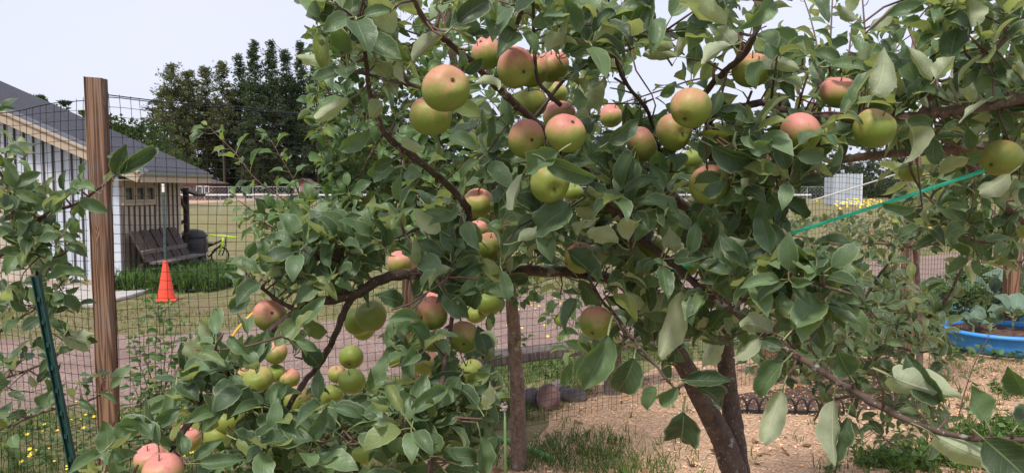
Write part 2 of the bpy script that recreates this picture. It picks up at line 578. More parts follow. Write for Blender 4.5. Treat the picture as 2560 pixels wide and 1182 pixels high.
# eave wall: boards and battens
nb = 12
bw_ = (SY1 - SY0 - .02) / nb
for i in range(nb):
    y0 = SY0 + .05 + i * bw_
    top = 1.40 if (y0 < 14.05) else 1.86
    mb = MB(); mb.box((SX, y0 + bw_ / 2, (top + .1) / 2), (.04, bw_ - .012, top - .1)); sb(mb, 'wall_board', M_TANB)
    for yy in (y0,):
        mb = MB(); mb.box((SX + .028, yy, (top + .1) / 2 - .004), (.03, .032, top - .11)); sb(mb, 'wall_batten', M_BROWNB)
mb = MB(); mb.box((SX + .01, 13.55, 1.425), (.1, 1.24, .05)); sb(mb, 'window_sill', M_TAN)
mb = MB(); mb.box((SX, 13.55, 1.795), (.07, 1.24, .1)); sb(mb, 'window_head', M_TAN)
for i, yc in enumerate((13.15, 13.55, 13.92)):
    w = .30
    mb = MB()
    for s in (-1, 1): mb.box((SX + .012, yc + s * (w / 2 + .02), 1.6), (.075, .045, .295))
    for s in (-1, 1): mb.box((SX + .014, yc, 1.6 + s * .125), (.07, w, .04))
    fr = sb(mb, 'window_frame', M_TAN)
    mb = MB(); mb.box((SX + .002, yc, 1.6), (.012, w, .22)); sb(mb, 'window_pane', M_GLASS)
# roof
def roofz(x): return 1.965 + (EX - x) * SL
mb = MB()
th = .05
ax, az, bx_, bz = EX, roofz(EX), RX, roofz(RX)
mb.add([(ax, EY0, az), (ax, EY1, az), (bx_, EY1, bz), (bx_, EY0, bz), (ax, EY0, az - th), (ax, EY1, az - th), (bx_, EY1, bz - th), (bx_, EY0, bz - th)],
       [(0, 1, 2, 3), (4, 7, 6, 5), (0, 4, 5, 1), (2, 6, 7, 3), (0, 3, 7, 4), (1, 5, 6, 2)])
roof = sb(mb, 'roof', M_ROOF)
cx2 = 2 * RX - EX
mb = MB()
mb.add([(cx2, EY0, az), (cx2, EY1, az), (bx_, EY1, bz), (bx_, EY0, bz), (cx2, EY0, az - th), (cx2, EY1, az - th), (bx_, EY1, bz - th), (bx_, EY0, bz - th)],
       [(3, 2, 1, 0), (4, 5, 6, 7), (0, 1, 5, 4), (2, 3, 7, 6), (0, 4, 7, 3), (1, 2, 6, 5)])
sb(mb, 'roof', M_ROOF)
nr = 18
for i in range(nr):
    yy = EY0 + .34 + i * (EY1 - EY0 - .4) / (nr - 1)
    mb = MB(); mb.bar((EX + .012, yy, roofz(EX) + .008), (RX, yy, roofz(RX) + .008), .03, .06); sb(mb, 'roof_rib', M_ROOF)
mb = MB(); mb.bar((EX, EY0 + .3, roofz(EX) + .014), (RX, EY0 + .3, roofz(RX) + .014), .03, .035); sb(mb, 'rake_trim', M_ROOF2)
mb = MB(); mb.bar((EX - .003, EY0 - .02, 1.86), (RX, EY0 - .02, 1.86 + (EX - RX) * SL), .04, .145); sb(mb, 'rake_board', M_TAN)
mb = MB(); mb.bar((EX - .003, EY0 - .035, 1.96), (RX, EY0 - .035, 1.96 + (EX - RX) * SL), .075, .035); sb(mb, 'rake_flashing', M_TAN)
mb = MB(); mb.box((EX + .015, (EY0 + EY1) / 2, 1.86), (.035, EY1 - EY0, .13)); sb(mb, 'eave_board', M_TAN)
mb = MB(); mb.box((EX + .04, (EY0 + EY1) / 2, 1.945), (.06, EY1 - EY0 + .02, .05)); sb(mb, 'gutter', simple('gutter_metal', (.20, .205, .17), .5, .4))
mb = MB(); mb.box(((SX + EX) / 2, (EY0 + EY1) / 2, 1.835), (EX - SX, EY1 - EY0 - .05, .02)); sb(mb, 'soffit', M_TANB)
# lean-to behind the far corner
mb = MB(); mb.box((-6.75, 15.75, .85), (.09, .09, 1.7)); sb(mb, 'porch_post', M_DARKW)
mb = MB(); mb.bar((-6.75, 15.75, 1.05), (-7.1, 15.6, .8), .05, .06); sb(mb, 'brace', M_DARKW)
mb = MB(); mb.bar((-7.2, 15.9, 1.80), (-6.5, 15.9, 1.55), .5, .04); sb(mb, 'porch_roof', M_DARKW)
mb = MB(); mb.bar((-6.85, 15.4, 1.72), (-6.72, 15.75, 1.2), .05, .06); sb(mb, 'brace', M_DARKW)
mb = MB(); mb.box((-7.6, 11.75, .03), (3.4, 2.1, .06), bev=.01)
tag(mb.build('concrete_pad', M_CONC), kind='structure')

# ---- bench against the shed ------------------------------------------------
bench = tag(empty('wooden_bench', (-6.3, 13.6, 0)), 'weathered plank bench leaning by the shed wall', 'bench')
def bpart(name, mb, mat=M_DARKW):
    mb.v = [(x + 6.3, y - 13.6, z) for x, y, z in mb.v]
    return mb.build(name, mat, bench)
for i in range(5):
    y = 12.98 + i * .36
    mb = MB(); mb.bar((-6.20, y, .42), (-6.50, y + .06, .95), .30, .035, up=(1, 0, .5), bev=.006); bpart('back_plank', mb)
mb = MB(); mb.bar((-6.28, 12.85, .60), (-6.28, 14.62, .60), .04, .07, bev=.005); bpart('rail', mb, M_GREYW)
for xx in (-6.12, -5.98):
    mb = MB(); mb.bar((xx, 12.9, .42), (xx, 14.66, .42), .12, .04, bev=.006); bpart('seat_slat', mb, M_GREYW)
for y in (13.0, 14.55):
    for xx in (-6.35, -5.98):
        mb = MB(); mb.box((xx, y, .2), (.07, .07, .4), bev=.005); bpart('leg', mb)

# ---- traffic cone and the marked post through it ---------------------------
cp = G(416, 752)
cone = tag(empty('traffic_cone', cp), 'bright orange traffic cone on the grass in front of the shed', 'cone')
M_CONE = simple('cone_orange', (.86, .085, .045), .5, .4, .06, 6)
mb = MB(); mb.lathe([(.128, .03), (.126, .05), (.03, .60), (.026, .615), (.020, .615), (.024, .58)], 20); mb.build('body', M_CONE, cone, True)
mb = MB(); mb.box((0, 0, .018), (.29, .29, .03), Matrix.Rotation(.35, 3, 'Z'), bev=.008); mb.build('base', M_CONE, cone)
tp = tag(empty('steel_post', cp), 'dark green steel post with white tip rising from the orange cone', 'post')
M_TPOST = simple('green_steel', (.045, .085, .085), .6, .4, .2, 30)
mb = MB(); mb.box((0, 0, .84), (.036, .008, 1.60)); mb.box((0, .014, .84), (.008, .022, 1.60))
for i in range(24): mb.box((0, -.006, .1 + i * .064), (.012, .006, .02))
mb.build('stem', M_TPOST, tp)
mb = MB(); mb.box((0, 0, 1.70), (.038, .010, .125)); mb.box((0, .015, 1.70), (.010, .024, .125)); mb.build('tip', simple('white_paint', (.75, .75, .72), .6), tp)

# ---- garden fence: posts and netting ---------------------------------------
M_POST = wood_mat('treated_post_wood', (.095, .046, .028), (.335, .190, .115), 20, .55, .8, .4)
M_NET = NT('black_net'); M_NET = M_NET.done(M_NET.bsdf((.016, .015, .015), .6, .3))
FA = Vector((-2.16, 4.0, 0)); FD = Vector((.96, .56, 0)).normalized(); FS = 1.1114
def fpt(s): return FA + Vector((.96, .56, 0)) * s
fence = tag(empty('garden_fence', FA), 'wooden post fence strung with black square netting round the garden', 'fence')
ang = math.atan2(FD.y, FD.x)
def post_part(s, w, h, lean=(0, 0), rot=None, off=-.06):
    nrm = Vector((-FD.y, FD.x, 0))
    p = fpt(s) + nrm * off - FA
    mb = MB()
    segs = 14
    vs, fs = [], []
    for i in range(segs + 1):
        z = h * i / segs
        b = w * .06
        for (sx, sy) in ((-1, -1), (1, -1), (1, 1), (-1, 1)):
            # chamfered square with slightly wandering faces
            for (ox, oy) in (((b, 0), (0, b)) if sx * sy > 0 else ((0, b), (b, 0))):
                q = ((w / 2 - ox) * sx + rng.gauss(0, .0012), (w / 2 - oy) * sy + rng.gauss(0, .0012))
                vs.append((q[0], q[1], z + (rng.uniform(-.004, .004) if i == segs else 0)))
    for i in range(segs):
        for j in range(8):
            j2 = (j + 1) % 8
            fs.append((i * 8 + j, i * 8 + j2, (i + 1) * 8 + j2, (i + 1) * 8 + j))
    fs.append(tuple(segs * 8 + j for j in range(8)))
    mb.add(vs, fs)
    o = mb.build('post', M_POST, fence)
    o.location = p
    o.rotation_euler = (lean[0], lean[1], (ang * .35 if rot is None else rot))
    return o
post_part(0, .088, 2.26, (0, -.004), .16, -.07)
post_part(1.53, .090, 2.06, (0, .01))
post_part(4.53, .10, 2.0)
post_part(6.31, .115, 2.0, (0, .012))
post_part(8.04, .125, 2.0)
net = MB()
CELL = .0515
def net_run(p0, p1, top0, top1, seed):
    r = random.Random(seed)
    L = (p1 - p0).length
    n = int(L / CELL)
    rows = int(max(top0, top1) / CELL)
    d = (p1 - p0).normalized(); nm = Vector((-d.y, d.x, 0))
    ph = [r.uniform(0, 6.28) for _ in range(6)]
    def pos(u, z):
        sag = .012 * math.sin(u * 2.1 + ph[0]) + .008 * math.sin(u * 5.3 + ph[1] + z * 2) + .005 * math.sin(u * 11 + z * 7 + ph[2])
        bulge = .02 * math.sin(u * 1.3 + z * 1.7 + ph[3])
        return p0 + d * (u + .006 * math.sin(z * 6 + ph[4] + u * 1.4)) + nm * bulge + Vector((0, 0, z + sag)) - FA
    for i in range(n + 1):
        u = i * CELL + r.gauss(0, .0025)
        topz = top0 + (top1 - top0) * u / L - .03 * math.sin(math.pi * min(1, max(0, u / L)))
        k = 16
        net.tube([pos(u + r.gauss(0, .0015), topz * j / k) for j in range(k + 1)], .0016, 3, cap=False)
    for j in range(rows + 1):
        k = max(4, int(L / .11))
        pts = []
        for i in range(k + 1):
            u = L * i / k
            tz = top0 + (top1 - top0) * i / k - .03 * math.sin(math.pi * i / k)
            pts.append(pos(u, min(j * CELL + r.gauss(0, .0012), tz)))
        net.tube(pts, .0028 if j == rows else .0016, 3, cap=False)
net_run(fpt(0), fpt(1.53), 2.19, 2.15, 1)
net_run(fpt(1.53), fpt(3.03), 2.15, 2.1, 2)
net_run(fpt(3.03), fpt(4.53), 2.1, 2.0, 3)
net_run(fpt(4.53), fpt(6.31), 2.0, 1.95, 4)
net_run(fpt(6.31), fpt(8.04), 1.95, 1.95, 5)
net_run(fpt(8.04), fpt(9.6), 1.95, 1.95, 6)
net_run(FA + Vector((-1.5, .55, 0)), FA + Vector((-.05, -.02, 0)), 2.12, 2.18, 7)
tag(net.build('netting', M_NET, fence), kind='stuff')
for (a, b, z0, z1) in ((0, 1.53, 2.19, 2.15), (1.53, 3.03, 2.15, 2.1)):
    mb = MB()
    pts = []
    for i in range(13):
        t = i / 12
        p = fpt(a + (b - a) * t) - FA
        p.z = z0 + (z1 - z0) * t - .03 * math.sin(math.pi * t)
        pts.append(p)
    mb.tube(pts, .0032, 5); mb.build('top_wire', M_NET, fence)

# ---- far ball field: chain-link fences, huts -------------------------------
M_GALV = simple('galvanised', (.42, .44, .46), .5, .4, .1, 3)
M_RAILW = simple('white_rail_cap', (.72, .72, .74), .5, .4, .05, 3)
def chain_fence(name, label, xa, xb, d, h, rail, railw, postw, mesh_w, step, cell):
    t = tag(empty(name, (xa, d, 0)), label, 'fence')
    L = xb - xa
    mb = MB(); mb.box((L / 2, 0, h), (L, railw, railw)); mb.build('top_rail', rail, t)
    n = int(L / step)
    for i in range(n + 1):
        mb = MB(); mb.tube([(i * step, .08, 0), (i * step, .08, h - railw * .3)], postw, 6); mb.build('post', M_GALV, t)
    mb = MB()
    x = -h
    while x < L:
        for s in (0, 1):
            a, b = max(0, x), min(L, x + h)
            if b > a:
                z0, z1 = (a - x), (b - x)
                if s: z0, z1 = h - z0, h - z1
                mb.bar((a, .02 + .01 * s, z0), (b, .02 + .01 * s, z1), mesh_w, mesh_w)
        x += cell
    tag(mb.build('chain_link', M_GALV, t), kind='stuff')
    return t
chain_fence('chain_link_fence', 'low chain link field fence with thick white top rail across the lawn', -24.5, 22, 56, 1.20, M_RAILW, .11, .035, .006, 3.0, .22)
chain_fence('chain_link_fence', 'taller grey chain link fence behind the ball field below the pines', -44, 44, 101, 1.86, M_GALV, .07, .045, .012, 3.2, .5)
M_BRICK = NT('brick_red'); _v = M_BRICK.pos()
_b = M_BRICK.n('ShaderNodeTexBrick'); M_BRICK.l(M_BRICK.mapping(_v, (1, 1, 1), (R(90), 0, 0)), _b.inputs[0])
_b.inputs['Color1'].default_value = (.25, .085, .055, 1); _b.inputs['Color2'].default_value = (.19, .065, .045, 1); _b.inputs['Mortar'].default_value = (.3, .25, .22, 1)
_b.inputs['Scale'].default_value = 4
M_BRICK = M_BRICK.done(M_BRICK.bsdf(_b.outputs[0], .9, .2))
def hut(name, label, c, w, dp, h, wall, roofm, ridge, doors, wins, cat='hut'):
    t = tag(empty(name, c), label, cat)
    mb = MB(); mb.box((0, 0, h / 2), (w, dp, h))
    mb.add([(-w / 2, -dp / 2, h), (w / 2, -dp / 2, h), (0, -dp / 2, h + ridge - .05), (-w / 2, dp / 2, h), (w / 2, dp / 2, h), (0, dp / 2, h + ridge - .05)], [(0, 1, 2), (4, 3, 5)])
    mb.build('wall', wall, t)
    for s in (-1, 1):
        mb = MB(); mb.bar((s * (w / 2 + .4), 0, h - .4 * ridge / (w / 2)), (0, 0, h + ridge), dp + .6, .12); mb.build('roof', roofm, t)
    for (x, dw, dh, m) in doors:
        mb = MB(); mb.box((x, -dp / 2 - .03, dh / 2), (dw, .08, dh)); mb.build('door', m, t)
    for (x, z, ww, wh) in wins:
        mb = MB(); mb.box((x, -dp / 2 - .03, z), (ww + .16, .08, wh + .16)); f = mb.build('window', M_RAILW, t)
        mb = MB(); mb.box((x, -dp / 2 - .08, z), (ww, .04, wh)); mb.build('pane', M_GLASS, f)
    return t
M_HROOF = simple('hut_shingle', (.10, .085, .075), .9, .2)
M_LOG = simple('cabin_stain', (.085, .040, .030), .85, .2)
M_PALE = simple('pale_panel', (.42, .46, .51), .6, .3, .06, 2)
hut('brick_hut', 'small red brick hut with gable roof under the far pines', (-28.7, 106, 0), 2.5, 3, 2.2, M_BRICK, M_HROOF, .8, [(.4, .4, 1.9, M_TANB)], [(-.7, 1.6, .4, .5)])
hut('cabin', 'dark red cabin with white windows just past the shed roof', (-45.5, 108, 0), 8, 5, 2.4, M_LOG, M_HROOF, 1.0, [(-2.5, .9, 2.0, M_PALE)], [(2.2, 1.5, .7, .8), (3.2, 1.5, .5, .8)], 'cabin')
for i, (px, w, lab) in enumerate(((600, 1.4, 'tan player bench by the far fence, nearest the cabin'), (650, 1.8, 'tan player bench by the far fence, middle of three'), (700, 1.5, 'tan player bench by the far fence, nearest the brick hut'))):
    t = tag(empty('player_bench', (P(px, 470, 98).x, 98, 0)), lab, 'bench', 'player benches by the far fence')
    mb = MB(); mb.box((0, 0, .5), (w, .4, .08)); mb.build('seat', M_TAN, t)
    mb = MB(); mb.box((0, .25, .85), (w, .06, .35)); mb.build('backrest', M_TAN, t)
    for s in (-1, 1):
        mb = MB(); mb.box((s * w * .4, 0, .23), (.08, .3, .46)); mb.build('leg', M_GALV, t)
# pale panelled box on the far lawn
wb = G(2100, 514); wb.z = 0
t = tag(empty('panel_box', wb), 'pale blue grey panelled box standing on the far lawn', 'box')
for s, w in ((0, 1.3), (1.35, 1.3)):
    mb = MB(); mb.box((s, 0, 1.55), (w, .08, 3.0), bev=.01); mb.build('panel', M_PALE, t)
for s in (-.68, .68, 2.03):
    mb = MB(); mb.box((s, -.05, 1.55), (.1, .12, 3.1)); mb.build('post', M_GALV if s < 2 else M_RAILW, t)
mb = MB(); mb.box((.68, 1.2, 1.4), (2.6, 2.2, 2.7)); mb.build('body', M_PALE, t)

# ---- far trees ---------------------------------------------------------------
M_PINE = leaf_mat('pine_needles', (.085, .118, .068), (.085, .118, .07), .8, False, .4, .3, .1)
M_PINE2 = leaf_mat('pine_needles_olive', (.145, .162, .085), (.145, .162, .088), .8, False, .4, .3, .1)
M_BROAD = leaf_mat('far_broadleaf', (.060, .105, .035), (.075, .12, .045), .7, False, .45, .2, .15)
M_PBARK = simple('pine_bark', (.085, .065, .055), .95, .1, .3, 2)

def tuft_mesh(name, C, S, mats, k=5, flat=.6, seed=1, up=0.0, wid=.22):
    """sprays of narrow triangles round the centres C, of size S"""
    r = np.random.default_rng(seed)
    n = len(C)
    d = r.normal(size=(n, k, 3)); d[..., 2] = d[..., 2] * flat + up
    d /= np.linalg.norm(d, axis=2, keepdims=True)
    o = r.normal(size=(n, k, 3)); o -= d * np.sum(o * d, axis=2, keepdims=True)
    o /= np.linalg.norm(o, axis=2, keepdims=True)
    s = S[:, None, None] * r.uniform(.6, 1.2, (n, k, 1))
    base = C[:, None, :] - d * s * .3
    V = np.stack([base - o * s * wid, base + o * s * wid, base + d * s], axis=2).reshape(-1, 3)
    F = np.arange(len(V)).reshape(-1, 3)
    rn = np.repeat(r.random(n * k), 3)
    return raw_mesh(name, V, F, mats, uv=np.tile(np.array([[.5, 0], [.5, .5], [.5, 1.0]]), (len(V) // 3, 1)), rnd=rn, smooth=False)

def pine(px, top_py, d, width, start, label, seed, mat=M_PINE, open_=.35, power=.8, group='tall pines beyond the field', lean=0.0, dense=3):
    r = random.Random(seed)
    base = Vector((P(px, 480, d).x, d, 0))
    h = P(px, top_py, d).z
    t = tag(empty('pine_tree', base), label, 'tree', group)
    mb = MB()
    pts = [(lean * h * (i / 8) ** 2 + r.gauss(0, .06), 0, h * i / 8 * .98) for i in range(9)]
    mb.tube(pts, [max(.03, .011 * h * (1 - i / 8.4)) for i in range(9)], 6)
    C, S = [], []
    z = h * start
    while z < h * .99:
        f = (z - h * start) / (h * (1 - start))
        rad = width * ((1 - f) ** power) * (.55 + .45 * min(1, f * 4)) + .25
        nbr = r.randint(4, 6)
        for j in range(nbr):
            if r.random() < open_ * (1 - .5 * f): continue
            a = r.uniform(0, 6.283)
            L = rad * r.uniform(.45, 1.15)
            sl = r.uniform(-.3, .3) + .45 * f * f
            ox = lean * h * (z / h) ** 2
            mb.bar((ox, 0, z), (ox + math.cos(a) * L * .9, math.sin(a) * L * .9, z + sl * L * .9), .05, .05)
            m = max(2, int(L / .42))
            for q in range(m):
                tt = (q + 1) / m
                if tt < .3: continue
                for _ in range(dense):
                    C.append((ox + math.cos(a) * L * tt + r.gauss(0, .3), math.sin(a) * L * tt + r.gauss(0, .3), z + sl * L * tt + r.gauss(0, .24)))
                    S.append(r.uniform(.32, .66) if dense > 4 else r.uniform(.3, .75))
        z += r.uniform(.3, .75)
    mb.build('trunk', M_PBARK, t)
    me = tuft_mesh('crown', np.array(C), np.array(S), mat, 7, .6, seed, .2, .10 if dense > 4 else .12)
    tag(link(bpy.data.objects.new('crown', me), t), kind='stuff')
    return t

_pines = [  # px, top py, depth, crown radius, crown start, material, open, label
    (437, 158, 118, 4.6, .28, M_PINE2, .30, 'broad olive pine with uneven rounded crown, nearest the shed roof'),
    (478, 178, 122, 3.6, .35, M_PINE2, .40, 'olive pine with ragged top just right of the broad rounded pine'),
    (520, 172, 126, 2.6, .40, M_PINE2, .50, 'thin open pine with gaps, between the ragged pine and the bent pine'),
    (562, 158, 120, 2.6, .50, M_PINE2, .50, 'bare stemmed pine with small tufted top in the tree line gap'),
    (606, 140, 124, 2.8, .30, M_PINE, .30, 'slender dark pine with narrow spire left of the tallest pines'),
    (642, 103, 116, 3.2, .15, M_PINE, .18, 'tall dark pine with twin spire outline, left of the two tallest'),
    (684, 100, 118, 3.6, .12, M_PINE, .15, 'tallest dark pine with dense layered crown in the tree line'),
    (720, 118, 122, 2.8, .25, M_PINE, .25, 'narrow dark pine close right of the tallest pine'),
    (757, 108, 125, 3.4, .30, M_PINE, .35, 'tall pine with thin airy top beside the pear tree edge'),
    (795, 120, 120, 3.4, .2, M_PINE, .25, 'dark pine mostly hidden behind the left edge of the pear tree'),
]
for i, (px, ty, d, w, st, mt, op, lab) in enumerate(_pines):
    pine(px, ty, d, w * (1.0 if i < 4 else 1.35), st, lab, 100 + i, mt, op * .35, .65 if i < 4 else 1.15, dense=7)
ORD = 'first second third fourth fifth sixth seventh eighth ninth tenth eleventh twelfth thirteenth fourteenth fifteenth sixteenth seventeenth eighteenth nineteenth twentieth twenty-first twenty-second'.split()
_lows = [(400, 250), (450, 262), (498, 235), (540, 255), (585, 225), (625, 212), (663, 205), (703, 215), (742, 205), (785, 200), (830, 210), (880, 220)]
for i, (px, ty) in enumerate(_lows):
    pine(px, ty, 128 + (i % 3) * 3, 5.2, .05, 'dark lower pine in the shade of the tall pines, %s from the shed' % ORD[i], 140 + i, M_PINE, .1, .6, 'lower pines under the tall ones', 0.0, 4)
_right = [(940, 200), (1010, 230), (1100, 240), (1200, 260), (1300, 280), (1400, 285), (1500, 280), (1590, 238), (1660, 290), (1740, 300), (1820, 292), (1890, 280),
          (1960, 300), (2030, 330), (2100, 345), (2170, 340), (2240, 350), (2310, 345), (2380, 350), (2450, 340), (2520, 345), (2600, 330)]
for i, (px, ty) in enumerate(_right):
    pine(px, ty, 118 + (i * 7 % 11), 3.6, .06, 'far dark pine seen between the orchard leaves, %s beyond the pear tree' % ORD[i], 170 + i, M_PINE, .12, .65, 'pines behind the orchard')

def crown_pts(r, n, rx, ry, rz, cz):
    """centres gathered in clumps through an uneven crown"""
    cl = [(r.gauss(0, .48) * rx, r.gauss(0, .48) * ry, cz + r.gauss(0, .45) * rz, r.uniform(.25, .5)) for _ in range(26)]
    C = []
    for _ in range(n):
        x, y, z, s = r.choice(cl)
        C.append((x + r.gauss(0, s * rx * .45), y + r.gauss(0, s * ry * .45), z + r.gauss(0, s * rz * .4)))
    return np.array(C)
_broad = [(300, 292, 60, 2.6, 'round light green tree over the shed roof, beside the post'), (335, 318, 66, 3.0, 'rounded green tree between the post and the pines'),
          (375, 315, 72, 2.8, 'green tree right against the broad olive pine'), (215, 282, 64, 1.6, 'small green treetop peeking over the roof beside the post'),
          (148, 255, 58, 1.1, 'wispy treetop above the roof, right of the roof peak'), (97, 243, 55, 1.0, 'wispy treetop above the roof, nearest its high end'),
          (265, 310, 62, 1.8, 'low green tree behind the fence post and roof edge')]
for i, (px, ty, d, rr, lab) in enumerate(_broad):
    r = random.Random(300 + i)
    base = Vector((P(px, 480, d).x, d, 0))
    h = P(px, ty, d).z
    t = tag(empty('broadleaf_tree', base), lab, 'tree', 'green trees behind the shed')
    mb = MB(); mb.tube([(0, 0, 0), (.1, 0, h * .4), (0, .05, h * .8)], [.16, .12, .04], 6)
    for q in range(6):
        a = r.uniform(0, 6.28); mb.tube([(0, 0, h * (.35 + .06 * q)), (math.cos(a) * rr * .6, math.sin(a) * rr * .6, h * (.55 + .06 * q))], [.07, .02], 5)
    mb.build('trunk', M_PBARK, t)
    C = crown_pts(r, 1500, rr, rr, rr * 1.1, h - rr * 1.15)
    C[:, 2] = np.minimum(C[:, 2], h - .05)
    me = tuft_mesh('crown', C, np.full(len(C), .38), M_BROAD, 4, .8, 300 + i)
    tag(link(bpy.data.objects.new('crown', me), t), kind='stuff')
# dark understorey along the far edge
r = np.random.default_rng(5)
n = 9000
C = np.stack([r.uniform(-95, 110, n), r.uniform(131, 146, n), np.minimum(7.5, np.abs(r.normal(0, 3.4, n)))], 1)
me = tuft_mesh('understorey', C, r.uniform(.8, 1.9, n), M_PINE, 4, .8, 9)
tag(link(bpy.data.objects.new('woodland', me)), 'dark undergrowth massed behind the pine trunks', 'woodland', kind='stuff')
# ================================================================== ORCHARD
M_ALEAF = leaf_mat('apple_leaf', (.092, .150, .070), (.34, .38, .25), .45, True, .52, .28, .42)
M_PLEAF = leaf_mat('pear_leaf', (.095, .172, .062), (.18, .24, .11), .42, True, .45, .34, .4)
M_BLEAF = leaf_mat('dull_apple_leaf', (.076, .115, .052), (.18, .20, .115), .48, True, .38, .28, .35)  # duller, darker leaf green of the low tree and the row tree
M_PET = simple('petiole', (.24, .26, .12), .5, .4, .2, 40)
M_BARK = bark_mat('apple_bark', (.050, .030, .024), (.12, .078, .060), .45)
M_BARK2 = bark_mat('pear_bark', (.095, .060, .045), (.21, .150, .115), .35)
M_BARK3 = bark_mat('brown_bark', (.085, .050, .040), (.21, .135, .105), .3)
M_TWIG = simple('red_twig', (.13, .068, .058), .55, .4, .35, 60)
M_TWIG2 = simple('pear_twig', (.20, .105, .065), .55, .4, .3, 60)

def leaf_geo(nl, nw, seed, ratio=.62, petiole=.30, lod=False, bold=False):
    """blade of length 1 from the origin along +Y, top towards +Z, petiole behind it"""
    r = random.Random(seed)
    fold = r.uniform(.15, .85)
    curl = r.uniform(.3, 1.7) * (1 if r.random() < .85 else -.6)
    twist = r.uniform(-.9, .9)
    wave = r.uniform(.025, .085)
    sick = r.uniform(-.16, .16)
    tip = r.uniform(.68, .9)
    wf = r.uniform(1.1, 2.6)
    ph = r.uniform(0, 6.28)
    if bold: fold, wave, twist = r.uniform(.35, 1.0), r.uniform(.05, .12), r.uniform(-.7, .7)
    V, UV = [], []
    cy, cz = 0.0, 0.0
    prev = 0.0
    for i in range(nl + 1):
        v = i / nl
        a = curl * (v - .12) ** 1.3 if v > .12 else 0.0
        if i:
            dv = v - prev
            cy += math.cos(a) * dv; cz -= math.sin(a) * dv
        prev = v
        w = ratio * .5 * (math.sin(math.pi * min(1, v ** tip)) ** .74) if 0 < v < 1 else 0
        if v > .72: w *= 1 - .45 * ((v - .72) / .28) ** .8
        w = max(w, .004)
        if not lod and 0 < i < nl: w *= 1 + (.045 if i % 2 else -.03)
        tw = twist * v
        for j in range(nw + 1):
            u = 2 * j / nw - 1
            e = abs(u)
            x = u * w * math.cos(fold * e)
            z = e * w * math.sin(fold) + wave * e * math.sin(wf * 6.28 * v + ph + (0 if u > 0 else 1.9)) * (.4 + w)
            xx = x * math.cos(tw) - z * math.sin(tw)
            zz = x * math.sin(tw) + z * math.cos(tw)
            V.append((xx + sick * v * v, cy + zz * math.sin(a), cz + zz * math.cos(a)))
            UV.append(((u + 1) / 2, v))
    F, MI = [], []
    for i in range(nl):
        for j in range(nw):
            q = i * (nw + 1) + j
            F.append((q, q + 1, q + nw + 2, q + nw + 1)); MI.append(0)
    # petiole: a thin three-sided stalk, slightly bowed
    n0 = len(V)
    bow = r.uniform(-.08, .03)
    ks = 2 if lod else 3
    for i in range(ks + 1):
        t = i / ks
        y = -petiole * (1 - t)
        z = bow * math.sin(math.pi * t) + .01 * t
        rad = (.019 if not lod else .016) * (1.25 - .4 * t)
        for j in range(3):
            a = 2.0944 * j
            V.append((rad * math.cos(a), y, z + rad * math.sin(a))); UV.append((.5, .01))
    for i in range(ks):
        for j in range(3):
            j2 = (j + 1) % 3
            F.append((n0 + i * 3 + j, n0 + i * 3 + j2, n0 + i * 3 + 3 + j2, n0 + i * 3 + 3 + j)); MI.append(1)
    return np.array(V), np.array(F), np.array(UV), np.array(MI)

HI = [leaf_geo(11, 4, 500 + i, .47 + .022 * (i % 6), .24 + .03 * (i % 4)) for i in range(20)]
LO = [leaf_geo(6, 2, 540 + i, .49 + .02 * (i % 6), .24 + .03 * (i % 4), True) for i in range(10)]
FOLDED = [leaf_geo(12, 4, 620 + i, .66 + .02 * (i % 5), .24 + .03 * (i % 4), bold=True) for i in range(16)]
PHI = [leaf_geo(7, 4, 580 + i, .54 + .03 * (i % 4), .42 + .04 * (i % 3)) for i in range(10)]
PLO = [leaf_geo(5, 2, 600 + i, .56 + .03 * (i % 4), .42 + .04 * (i % 3), True) for i in range(8)]

def frame(y, z):
    y = y.normalized()
    x = y.cross(z)
    if x.length < 1e-5: x = y.orthogonal()
    x.normalize()
    return x, y, x.cross(y)

